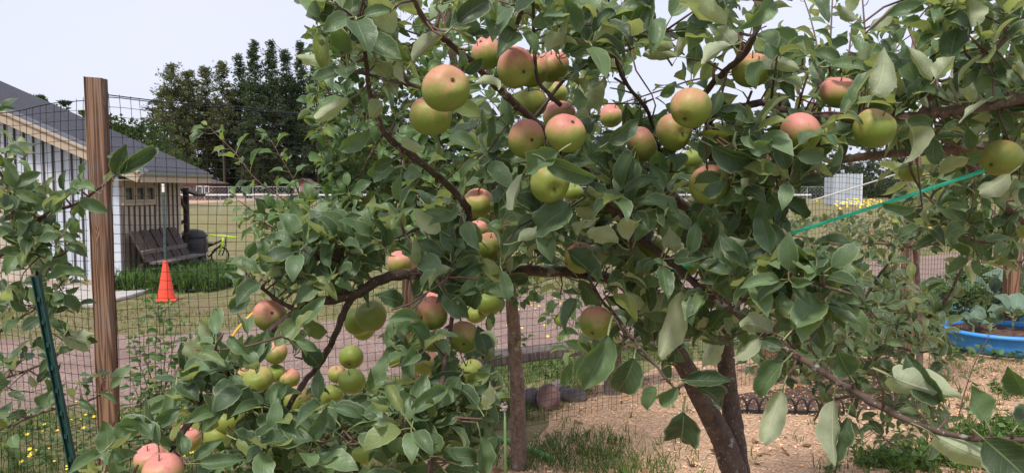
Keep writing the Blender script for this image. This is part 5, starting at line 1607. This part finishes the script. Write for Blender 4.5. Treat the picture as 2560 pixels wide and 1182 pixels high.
def leafy(name, C, size, mat, seed, label, cat, k=3):
    """broad little leaves through a low mass"""
    r = np.random.default_rng(seed)
    C = np.repeat(np.array(C, float), k, axis=0)
    n = len(C)
    d = r.normal(size=(n, 3)); d[:, 2] = np.abs(d[:, 2]) * .5
    d /= np.linalg.norm(d, axis=1, keepdims=True)
    o = np.cross(d, np.array([0, 0, 1.0]) + r.normal(0, .4, (n, 3))); o /= np.linalg.norm(o, axis=1, keepdims=True)
    s = (size * r.uniform(.6, 1.3, n))[:, None]
    V = np.stack([C, C + d * s * .5 + o * s * .28, C + d * s, C + d * s * .5 - o * s * .28], 1).reshape(-1, 3)
    V[:, 2] = np.maximum(V[:, 2], .012)
    F = np.arange(n * 4).reshape(-1, 4)
    me = raw_mesh(name, V, F, mat, uv=np.tile(np.array([[.5, 0], [1, .5], [.5, 1], [0, .5]]), (n, 1)), rnd=np.repeat(r.random(n), 4), smooth=False)
    return tag(link(bpy.data.objects.new(name, me)), label, cat, kind='stuff')
M_GRASS = leaf_mat('grass_blade', (.088, .145, .038), (.088, .145, .040), .6, False, .45, .25, .2)
M_DRYG = leaf_mat('dry_grass_blade', (.20, .19, .085), (.20, .19, .09), .7, False, .4, .2, .15)
M_WEED = leaf_mat('weed_leaf', (.070, .135, .035), (.09, .15, .05), .55, False, .45, .25, .25)
M_KALE = leaf_mat('brassica_leaf', (.12, .19, .135), (.17, .23, .17), .55, True, .25, .15, .3)
M_YEL = simple('yellow_petal', (.80, .56, .03), .6, .3, .2, 50)

def scatter(poly, n, seed, z=0.0, thin=None):
    r = random.Random(seed)
    xs = [p[0] for p in poly]; ys = [p[1] for p in poly]
    out = []
    while len(out) < n:
        x, y = r.uniform(min(xs), max(xs)), r.uniform(min(ys), max(ys))
        if not inside(x, y, poly): continue
        if thin and r.random() > thin(x, y): continue
        out.append((x, y, z))
    return out
def patchy(sc, lo):
    def f(x, y):
        v = math.sin(x * sc + 1.3 * math.sin(y * sc * .7)) * math.sin(y * sc * 1.1 + x * .6)
        return 1.0 if v > lo else .12
    return f
# verge between fence and driveway, the strip inside the fence, the lawn beyond
verge = [(-9, 2.2), (-2.3, 3.2), (-.9, 4.2), (-.5, 4.7), (.3, 5.8), (1.4, 7.2), (2.6, 7.6), (6.5, 8.8), (9, 11), (9, 13.2), (7.4, 13.1), (2.16, 9.3), (-1.32, 6.4), (-3.43, 5.6), (-9, 4.8)]
spray('grass', scatter(verge, 9000, 1, 0, patchy(2.2, -.2)), 4, .09, .006, M_GRASS, 1, .8, 'green grass verge along the foot of the netting', 'grass')
leafy('weeds', [(x, y, .02 + abs(rng.gauss(0, .04))) for x, y, z in scatter(verge, 5200, 2, 0, patchy(1.7, .0))], .045, M_WEED, 2, 'low leafy weeds among the verge grass', 'weeds')
lawn = [(-9, 8.6), (-5.8, 8.6), (-3.9, 8.8), (-1.96, 10), (2.9, 14.6), (9.9, 18.6), (16, 24), (6, 26), (-3, 22), (-5.9, 16), (-5.9, 11), (-9, 10.6)]
spray('grass', scatter(lawn, 9000, 3, 0, patchy(1.1, -.1)), 3, .055, .008, M_DRYG, 3, .9, 'short dry lawn beyond the driveway', 'grass')
spray('grass', scatter(lawn, 3500, 4, 0, patchy(.9, .3)), 3, .05, .008, M_GRASS, 4, .9, 'greener tufts in the lawn beyond the driveway', 'grass')
# grass growing through the wood chips
tufts = [G(1540, 1130), G(1450, 1150), G(1400, 1120), G(1580, 1170), G(1500, 1180), G(1360, 1160), G(1250, 1150), G(1620, 1180), G(1480, 1100)]
pt = []
for t_ in tufts:
    for _ in range(34): pt.append((t_.x + rng.gauss(0, .15), t_.y + rng.gauss(0, .12), .008))
spray('grass', pt, 5, .10, .0055, M_GRASS, 5, 1.4, 'bright grass clump on the wood chips at the bottom centre', 'grass')
pt = []
for c_ in (G(2460, 1110), G(2400, 1150), G(2520, 1160), G(2300, 1160), G(2560, 1120), G(2200, 1170), G(2540, 985), G(2500, 1080)):
    for _ in range(60): pt.append((c_.x + rng.gauss(0, .16), c_.y + rng.gauss(0, .11), .008))
spray('grass', pt, 5, .11, .007, M_GRASS, 6, 1.0, 'lush grass under the drooping branch at the lower right', 'grass')
leafy('weeds', [(x, y, .02 + abs(rng.gauss(0, .05))) for x, y, z in pt], .05, M_WEED, 7, 'clover leaves in the grass under the drooping branch', 'weeds', 4)
pt = scatter(chip_pts, 260, 8, .008)
spray('grass', [p for p in pt for _ in range(3)], 3, .07, .006, M_GRASS, 8, 1.0, 'stray grass sprigs poking through the wood chips', 'grass')
# tall weeds along the shed
pt = scatter([(-6.6, 12.0), (-4.9, 12.3), (-4.6, 13.5), (-5.3, 14.6), (-6.2, 14.8), (-6.6, 13.0)], 500, 9, 0)
spray('tall_weeds', pt, 6, .38, .02, M_WEED, 9, .7, 'tall green weeds growing round the bench by the shed', 'weeds')
leafy('weeds', [(5.17 + math.cos(q_ * .05 + 3.3) * rng.uniform(.58, .75), 7.95 + math.sin(q_ * .05 + 3.3) * rng.uniform(.58, .72), abs(rng.gauss(.05, .05))) for q_ in range(46)], .07, M_WEED, 77, 'weeds at the foot of the front blue pool', 'weeds', 5)
leafy('weeds', [(x, y, abs(rng.gauss(.12, .1))) for x, y, z in pt], .09, M_WEED, 10, 'leafy green weeds at the foot of the shed wall', 'weeds', 5)
# yellow flowers
def flakes(name, pts, size, mat, seed, label, cat):
    r = np.random.default_rng(seed)
    C = np.array(pts, float); n = len(C)
    C[:, 2] = .012 + r.uniform(0, .012, n)
    a = r.uniform(0, 6.283, n); L = size * r.uniform(.4, 1.4, n); W = L * r.uniform(.25, .6, n)
    d = np.stack([np.cos(a) * L, np.sin(a) * L, r.normal(0, .25, n) * L], 1); o = np.stack([-np.sin(a) * W, np.cos(a) * W, r.normal(0, .3, n) * W], 1)
    V = np.stack([C - d - o, C + d - o * .7, C + d * .8 + o, C - d * .9 + o], 1).reshape(-1, 3)
    V[:, 2] = np.maximum(V[:, 2], .0095)
    me = raw_mesh(name, V, np.arange(n * 4).reshape(-1, 4), mat, uv=np.tile(np.array([[.5, .5]]), (n * 4, 1)), rnd=np.repeat(r.random(n), 4), smooth=False)
    return tag(link(bpy.data.objects.new(name, me)), label, cat, kind='stuff')
M_FLAKE = leaf_mat('chip_flake', (.62, .41, .26), (.64, .42, .27), .9, False, .4, .0, .1)
M_DEAD = leaf_mat('dead_leaf', (.17, .10, .05), (.20, .13, .07), .9, False, .5, .1, .1)
near_chip = [(-1.0, 4.2), (.1, 5.0), (.55, 6.3), (1.5, 7.1), (3.4, 7.5), (5.2, 7.2), (5.0, 4.0), (-.8, 4.0)]
flakes('loose_chips', scatter(near_chip, 16000, 41), .0085, M_FLAKE, 41, 'loose pale chips scattered over the chip path', 'wood chips')
flakes('fallen_leaves', scatter(near_chip, 260, 42), .03, M_DEAD, 42, 'brown fallen leaves on the wood chips', 'leaves')
spray('dead_grass', scatter([G(1240, 1010), G(1500, 950), G(1480, 1000), G(1330, 1060)], 260, 43) + scatter([G(2300, 900), G(2560, 895), G(2560, 945), G(2350, 950)], 240, 44), 5, .05, .005, M_DRYG, 43, 2.2, 'matted dead grass on the wood chips by the rocks and pool', 'grass')
def flowers(name, pts, size, seed, label):
    r = random.Random(seed)
    mb = MB(); V, F = [], []
    for (x, y, z) in pts:
        s = size * r.uniform(.6, 1.2); t = r.uniform(0, 6.28)
        o = len(V)
        V.append((x, y, z + s * .25))
        for j in range(6):
            a = t + j * 1.047
            V.append((x + math.cos(a) * s, y + math.sin(a) * s * .8 - s * .15, z + math.sin(a) * s * .5))
        F += [(o, o + 1 + j, o + 1 + (j + 1) % 6) for j in range(6)]
    me = raw_mesh(name, np.array(V), np.array(F), M_YEL, smooth=False)
    return tag(link(bpy.data.objects.new(name, me)), label, 'flowers', kind='stuff')
vf = scatter([G(40, 1150), G(180, 1040), G(360, 1060), G(560, 1060), G(620, 1170), G(300, 1230), G(40, 1200)], 60, 11)
flowers('yellow_flowers', [(x, y, rng.uniform(.05, .14)) for x, y, z in vf], .012, 11, 'small yellow flowers dotting the verge beside the left post')
vf = scatter([G(1040, 780), G(1700, 640), G(1240, 960), G(1000, 1030), G(650, 1080)], 60, 12)
flowers('yellow_flowers', [(x, y, rng.uniform(.05, .12)) for x, y, z in vf], .018, 12, 'scattered yellow flowers seen beneath the level branch')
vf = [(c.x + rng.gauss(0, 1.4), c.y + rng.gauss(0, 2.0), rng.uniform(.2, .8)) for c in (G(2185, 520), G(2150, 525)) for _ in range(45)]
flowers('yellow_flowers', vf, .12, 13, 'patch of yellow wildflowers on the far lawn near the pale box')
vf = [(c.x + rng.gauss(0, .35), c.y + rng.gauss(0, .3), rng.uniform(.1, .5)) for c in (G(2340, 600), G(2370, 590), G(2300, 610)) for _ in range(70)]
flowers('yellow_flowers', vf, .05, 14, 'bright yellow flowers behind the row tree by the far post')

# ---- green stake ------------------------------------------------------------------------
a, b = P(92, 690, 2.12), P(232, 1400, 2.06)
b = a + (b - a) * ((a.z) / (a.z - b.z))
stake = tag(empty('garden_stake', b), 'leaning dark green steel stake in front of the left post', 'stake')
M_STAKE = simple('stake_green', (.008, .042, .034), .45, .5, .25, 60)
mb = MB(); mb.bar((0, 0, 0), a - b, .018, .005, up=(0, -1, .1)); mb.bar(Vector((-.009, -.007, 0)), a - b + Vector((-.009, -.007, 0)), .003, .012, up=(0, -1, .1)); mb.bar(Vector((.009, -.007, 0)), a - b + Vector((.009, -.007, 0)), .003, .012, up=(0, -1, .1))
mb.build('channel', M_STAKE, stake)
dv = (a - b)
mb = MB(); mb.box((0, 0, 0), (.008, .008, .012)); _st = mb.mesh('stud', M_STAKE)
for i in range(22):
    o_ = link(bpy.data.objects.new('stud', _st), stake); o_.location = dv * ((i + 1) / 23) + Vector((0, -.008, 0))

# ---- ropes and hoses -----------------------------------------------------------------------
M_ROPE = simple('turquoise_rope', (.05, .72, .50), .5, .4, .1, 200)
def cord(name, pts, r, mat, label, cat, n=8):
    q = [Vector(x) for x in crom([tuple(p) for p in pts], 8)]
    mb = MB(); mb.tube([p - q[0] for p in q], r, n)
    o = mb.build(name, mat, None, True)
    o.location = q[0]
    return tag(o, label, cat)
ra, rb = P(1640, 688, 1.95), P(2620, 374, 1.58)
cord('rope', [ra, ra.lerp(rb, .33) + Vector((0, 0, -.003)), ra.lerp(rb, .66) + Vector((0, 0, -.003)), rb], .0042, M_ROPE, 'taut turquoise rope slanting through the branches at the right', 'rope')
cord('rope', [P(2030, 501, 6.4), P(2120, 474, 6.4), P(2240, 436, 6.4), P(2300, 418, 6.4)], .006, simple('pale_rope', (.5, .47, .42), .8), 'thin pale rope slanting in front of the pale box', 'rope')
M_HOSE = simple('yellow_hose', (.75, .42, .05), .5, .4, .1, 40)
cord('garden_hose', [P(640, 775, 2.5), P(612, 802, 2.42), P(585, 835, 2.4), P(572, 872, 2.4), P(572, 950, 2.4), P(588, 1020, 2.4), P(612, 1056, 2.42), P(660, 1110, 2.5), P(700, 1230, 2.6)], .0045, M_HOSE, 'yellow hose looped behind the lower left apples', 'hose')
cord('garden_hose', [P(1186, 905, 5.1), P(1196, 985, 5.08), P(1193, 1050, 5.08), P(1180, 1105, 5.1), G(1150, 1120)], .011, simple('tan_hose', (.50, .36, .14), .6), 'tan hose hanging down the grey rail post', 'hose')
cord('garden_hose', [G(1150, 1075, .03), G(1215, 1088, .03), G(1300, 1112, .03), G(1378, 1146, .03)], .02, simple('green_hose', (.10, .24, .08), .5), 'thick green pipe lying on the ground behind the pear trunk', 'pipe')

# ---- low grey plank rail -----------------------------------------------------------------
rail = tag(empty('plank_rail', G(1190, 1062)), 'low weathered grey plank on short posts behind the pear trunk', 'rail')
ro = rail.location
e0, e1 = P(1185, 900, 5.35), P(1700, 838, 6.7)
mb = MB(); mb.bar(e0 - ro, e1 - ro, .24, .07, bev=.008); mb.build('plank', M_GREYW, rail)
for t_ in (.02, .62):
    p = e0.lerp(e1, t_) - ro
    mb = MB(); mb.box((p.x, p.y, p.z / 2 - .02), (.12, .12, p.z - .04), bev=.008); mb.build('post', M_GREYW, rail)

# ---- rocks ------------------------------------------------------------------------------
def rock(px, py, sx, sy, sz, mat, seed, label):
    import bmesh
    r = random.Random(seed)
    bm = bmesh.new()
    bmesh.ops.create_icosphere(bm, subdivisions=3, radius=1)
    pl = [(Vector((r.gauss(0, 1), r.gauss(0, 1), r.gauss(0, 1))).normalized(), r.uniform(.62, .9)) for _ in range(9)]
    for v in bm.verts:
        for nrm, d in pl:
            k = v.co.dot(nrm)
            if k > d: v.co -= nrm * (k - d) * .85
        v.co = Vector((v.co.x * sx, v.co.y * sy, v.co.z * sz)) * (1 + r.gauss(0, .012))
    me = bpy.data.meshes.new('rock'); bm.to_mesh(me); bm.free()
    me.materials.append(mat)
    o = link(bpy.data.objects.new('rock', me))
    g = G(px, py); o.location = (g.x, g.y, sz * .55); o.rotation_euler = (0, 0, r.uniform(0, 3))
    return tag(o, label, 'rock', 'rocks edging the bed')
M_ROCK = simple('grey_stone', (.16, .135, .13), .9, .2, .3, 14, .6)
M_ROCK2 = simple('pink_stone', (.25, .155, .14), .9, .2, .25, 14, .6)
rock(1325, 1010, .11, .10, .09, M_ROCK, 1, 'rounded dark grey rock touching the pear trunk')
rock(1372, 1022, .10, .08, .13, M_ROCK2, 2, 'squarish pink rock right of the pear trunk')
rock(1432, 1000, .12, .10, .07, M_ROCK, 3, 'flat grey rock right of the squarish pink rock')
rock(1400, 985, .09, .08, .08, M_ROCK, 4, 'small grey rock behind the squarish pink rock')

# ---- bed edging, blue pools, vegetables -----------------------------------------------------
edge = tag(empty('wire_edging', G(1850, 1032)), 'low black hooped edging along the dark planting bed', 'edging')
eo = edge.location
M_BLK = simple('black_metal', (.02, .02, .02), .5, .4)
ea, eb = G(1838, 1035), G(2110, 1040)
nh = 9
for i in range(nh):
    c0, c1 = ea.lerp(eb, i / nh) - eo, ea.lerp(eb, (i + 1) / nh) - eo
    pts = []
    for j in range(9):
        a = math.pi * j / 8
        p = c0.lerp(c1, .5 - .5 * math.cos(a)); p.z = .02 + .11 * math.sin(a); pts.append(p)
    mb = MB(); mb.tube(pts, .008, 5); mb.build('hoop', M_BLK, edge, True)
mb = MB(); mb.bar(ea - eo + Vector((0, 0, .025)), eb - eo + Vector((0, 0, .025)), .012, .03); mb.build('rail', M_BLK, edge)

M_BLUE = simple('blue_plastic', (.055, .28, .68), .45, .5, .08, 5)
def pool(c, rad, h, label):
    t = tag(empty('planting_pool', c), label, 'pool', 'blue planting pools')
    mb = MB(); mb.lathe([(rad * .90, .02), (rad * .93, h * .35), (rad * .96, h * .75), (rad * .97, h * .86)], 44, cap0=True); mb.build('side', M_BLUE, t, True)
    mb = MB(); mb.lathe([(rad * .965, h * .80), (rad * 1.03, h * .82), (rad * 1.05, h * .92), (rad * 1.03, h), (rad * .98, h * 1.01), (rad * .94, h * .95), (rad * .93, h * .8)], 44); mb.build('rim', M_BLUE, t, True)
    mb = MB()
    ring = [(0, 0, h * .86)]
    vs = [(0, 0, h * .87)]
    for k in (.35, .7, .94):
        for j in range(28):
            a = 6.283 * j / 28
            vs.append((rad * k * math.cos(a), rad * k * math.sin(a), h * .80 + rng.gauss(0, .014)))
    fs = [(0, 1 + j, 1 + (j + 1) % 28) for j in range(28)]
    for q in range(2):
        for j in range(28): fs.append((1 + q * 28 + j, 1 + (q + 1) * 28 + j, 1 + (q + 1) * 28 + (j + 1) % 28, 1 + q * 28 + (j + 1) % 28))
    mb.add(vs, fs); mb.build('soil', M_SOIL, t)
    return t
pc = Vector((5.17, 7.95, 0))
pool(pc, .55, .23, 'bright blue pool full of soil at the right edge')
pool(Vector((6.1, 9.6, 0)), .62, .23, 'second blue pool farther back, mostly hidden by leaves')

BL = [leaf_geo(8, 4, 700 + i, .85, .45) for i in range(4)]
BLM = [raw_mesh('leaf', V, F, [M_KALE, M_PET], MI, UV) for V, F, UV, MI in BL]
def leaf_plant(name, p, n, size, meshes, label, cat, seed, group=None, upv=(.5, 1.2), z0=0.0):
    r = random.Random(seed)
    t = tag(empty(name, p), label, cat, group)
    mb = MB(); mb.tube([(0, 0, -.02), (.005, 0, size * .3), (0, .005, size * .55)], [.012, .010, .006], 6); mb.build('stem', M_PET, t)
    for i in range(n):
        a = i * 2.4 + r.gauss(0, .3); op = r.uniform(*upv)
        y = Vector((math.cos(a) * math.sin(op), math.sin(a) * math.sin(op), math.cos(op)))
        z = Vector((0, 0, 1)) + Vector((r.gauss(0, .2), r.gauss(0, .2) - .3, 0))
        x, y, z = frame(y, z)
        s = size * r.uniform(.7, 1.15)
        o = bpy.data.objects.new('leaf', meshes[i % len(meshes)])
        M = Matrix.Identity(4)
        loc = Vector((0, 0, size * r.uniform(.15, .5))) + y * s * .45
        for k in range(3): M[k][0] = x[k] * s; M[k][1] = y[k] * s; M[k][2] = z[k] * s; M[k][3] = loc[k]
        COL.objects.link(o); o.parent = t; o.matrix_basis = M
    return t
for i, (dx, dy, s, lab) in enumerate(((-.05, .10, .20, 'blue green brassica plant in the front blue pool, nearest the middle'), (.25, .2, .24, 'blue green brassica plant at the right edge of the front pool'), (-.30, .0, .13, 'small seedling brassica in the soil of the front pool'))):
    leaf_plant('brassica_plant', pc + Vector((dx, dy, .19)), 10, s, BLM, lab, 'plant', 720 + i, 'brassicas in the pools')
for i, (x, y, s, lab) in enumerate(((5.9, 9.3, .34, 'large pale brassica plant between the two blue pools'), (6.4, 9.5, .36, 'large pale brassica plant in the far pool at the edge'), (2.3, 6.7, .26, 'pale brassica plant in the dark bed behind the trunk'), (2.75, 6.5, .2, 'smaller brassica in the dark bed, right of the trunk'))):
    leaf_plant('brassica_plant', (x, y, .03 if y < 8 else .18), 11, s, BLM, lab, 'plant', 740 + i, 'brassicas in the beds')
# pepper bush beside the pools, and leafy crops along the far fence
def bush(name, c, rx, ry, h, n, size, mat, label, seed):
    r = random.Random(seed)
    C = []
    for _ in range(n):
        a = r.uniform(0, 6.28); q = math.sqrt(r.random()); z = r.random()
        k = q * (1 - .6 * max(0, z - .55) / .45)
        C.append((c[0] + math.cos(a) * k * rx, c[1] + math.sin(a) * k * ry, c[2] + z * h))
    root = tag(empty(name, c), label, 'plant')
    o = leafy('foliage', [(x - c[0], y - c[1], z - c[2]) for x, y, z in C], size, mat, seed, None, None, 4)
    o.parent = root
    mb = MB()
    for q in range(6):
        a = r.uniform(0, 6.28); mb.tube([(0, 0, 0), (math.cos(a) * rx * .3, math.sin(a) * ry * .3, h * .4), (math.cos(a) * rx * .6, math.sin(a) * ry * .6, h * .85)], [.01, .008, .004], 5)
    mb.build('stem', M_PET, root)
bush('pepper_bush', (5.25, 8.85, 0), .42, .4, .55, 420, .085, M_PLEAF, 'dark leafy bush between the low apple tree and the blue pool', 31)
bush('leafy_crop', (6.3, 10.3, 0), .6, .5, .62, 420, .10, M_WEED, 'bright green leafy crop around the far right post', 32)
bush('leafy_crop', (5.0, 10.0, 0), .6, .5, .5, 320, .09, M_WEED, 'bright green leafy crop behind the dark bush', 33)
bush('leafy_crop', (2.9, 7.0, 0), .5, .25, .3, 240, .07, M_WEED, 'low green crop in the dark bed behind the drooping branch', 34)

# ---- young sapling beyond the net, flower stalk -----------------------------------------------
sap = Tree('sapling', 'slender multi stemmed sapling behind the netting beside the left post', tuple(G(395, 1110)[:2]) + (0,), M_PLEAF, M_BARK2, M_TWIG2, PHI, PLO, .05, 'plant', seed=71)
for pts in ([(395, 1110, 4.95), (392, 1000, 4.95), (388, 900, 4.95), (392, 800, 4.95), (385, 760, 4.95)], [(395, 1110, 4.95), (410, 980, 4.9), (432, 870, 4.9), (445, 790, 4.9)], [(394, 1100, 4.95), (372, 980, 5.0), (345, 900, 5.0), (335, 860, 5.0)],
            [(393, 1040, 4.95), (415, 960, 4.95), (455, 920, 4.95), (475, 860, 4.95)], [(394, 1110, 4.95), (380, 1040, 4.9), (350, 1000, 4.9), (330, 950, 4.9)], [(380, 1130, 4.9), (372, 1060, 4.9), (378, 990, 4.9)], [(400, 1110, 4.9), (440, 1030, 4.9), (470, 960, 4.9), (480, 920, 4.9)], [(390, 1100, 4.9), (352, 1060, 4.9), (330, 1010, 4.9)], [(395, 1000, 4.95), (412, 900, 4.95), (408, 830, 4.95), (415, 770, 4.95)], [(390, 980, 5.0), (362, 890, 5.0), (360, 820, 5.0)]):
    sap.shoot(pts, .005, .002, .008, .095)
sap.build((), 300)
al = tag(empty('flower_stalk', P(1264, 1190, 3.9)), 'tall green stalk with a round pale flower head left of the pear trunk', 'flower')
ao = al.location
mb = MB(); mb.tube([Vector((0, 0, -.12)), P(1263, 1100, 3.9) - ao, P(1262, 1030, 3.9) - ao], [.009, .008, .005], 6); mb.build('stem', simple('stalk_green', (.14, .24, .09), .5), al, True)
hp = P(1262, 1016, 3.9) - ao
C = np.array([(hp.x + rng.gauss(0, .010), hp.y + rng.gauss(0, .010), hp.z + rng.gauss(0, .010)) for _ in range(50)])
me = tuft_mesh('flower_head', C, np.full(50, .013), simple('pale_petal', (.55, .45, .45), .7), 3, 1.0, 3)
link(bpy.data.objects.new('flower_head', me), al)

# ---- things by the shed corner: barrel, tub, rusty post, green bicycle -------------------------------
def at(px, py): return G(px, py)
bp = Vector((-6.72, 16.0, 0))
t = tag(empty('smoker_barrel', bp), 'dark metal barrel grill under the shed lean-to', 'barrel')
M_DK = simple('sooty_metal', (.045, .045, .05), .6, .4)
mb = MB(); mb.lathe([(.24, .32), (.27, .36), (.27, .62), (.25, .66)], 18, cap0=True, cap1=True); mb.build('body', M_DK, t, True)
mb = MB(); mb.lathe([(.27, .665), (.28, .70), (.20, .80), (.05, .84)], 18, cap1=True); mb.build('lid', M_DK, t, True)
for q in range(3):
    a = q * 2.094; mb = MB(); mb.bar((math.cos(a) * .2, math.sin(a) * .2, .33), (math.cos(a) * .25, math.sin(a) * .25, 0), .03, .03); mb.build('leg', M_DK, t)
g = G(497, 668); t = tag(empty('plastic_tub', g), 'pale blue plastic tub on the grass right of the bench', 'tub')
mb = MB(); mb.box((0, 0, .15), (.30, .24, .28), bev=.03); mb.build('body', simple('pale_blue_plastic', (.42, .52, .62), .5), t)
mb = MB(); mb.box((0, 0, .30), (.33, .27, .03), bev=.01); mb.build('rim', M_PALE, t)
g = G(513, 672); t = tag(empty('rusty_post', g), 'short rusty brown post by the pale blue tub', 'post')
mb = MB(); mb.tube([(0, 0, 0), (.005, 0, .35), (0, 0, .62)], .028, 8); mb.build('shaft', simple('rust', (.10, .05, .035), .9, .2, .4, 30), t)
mb = MB(); mb.tube([(0, 0, .615), (0, 0, .635)], .034, 8); mb.build('cap', simple('rust_cap', (.13, .07, .05), .9), t)
# bicycle lying half behind the weeds: frame, bars, wheels
g = G(552, 662); bk = tag(empty('bicycle', g), 'lime green bicycle leaning on the grass beside the rusty post', 'bicycle')
M_LIME = simple('lime_paint', (.55, .85, .02), .4, .5, .05, 4)
def bseg(name, pts, r_, m, par=bk):
    mb = MB(); mb.tube(pts, r_, 8); return mb.build(name, m, par, True)
bseg('fork', [(-.04, 0, .22), (.03, 0, .42), (.07, 0, .60)], .022, M_LIME)
bseg('fork', [(.02, .05, .2), (.09, .05, .42), (.11, .03, .6)], .014, M_BLK)
bseg('handlebar', [(-.22, -.05, .66), (-.05, 0, .645), (.08, .02, .64), (.2, .05, .62), (.36, .1, .60)], .016, M_LIME)
bseg('frame', [(.07, 0, .56), (-.3, .08, .40), (-.55, .12, .30)], .022, M_BLK)
bseg('frame', [(.05, 0, .48), (-.28, .06, .18), (-.5, .12, .28)], .020, M_BLK)
for (wx, wn_) in ((-.02, 'wheel'), (-.62, 'wheel')):
    pts = [(wx + .19 * math.cos(q * 6.2832 / 20), .02 + .05 * (wx < -.3) + .04 * math.sin(q * 6.2832 / 20), .2 + .19 * math.sin(q * 6.2832 / 20)) for q in range(21)]
    w_ = bseg(wn_, pts, .018, M_BLK)
    mb = MB()
    for q in range(8):
        a = q * 6.2832 / 8; mb.tube([(wx, .04, .2), (wx + .18 * math.cos(a), .02 + .04 * math.sin(a), .2 + .18 * math.sin(a))], .003, 3)
    mb.build('spokes', M_GALV, w_)
mb = MB(); mb.box((-.3, .08, .46), (.2, .09, .05), bev=.02); mb.build('saddle', M_BLK, bk)
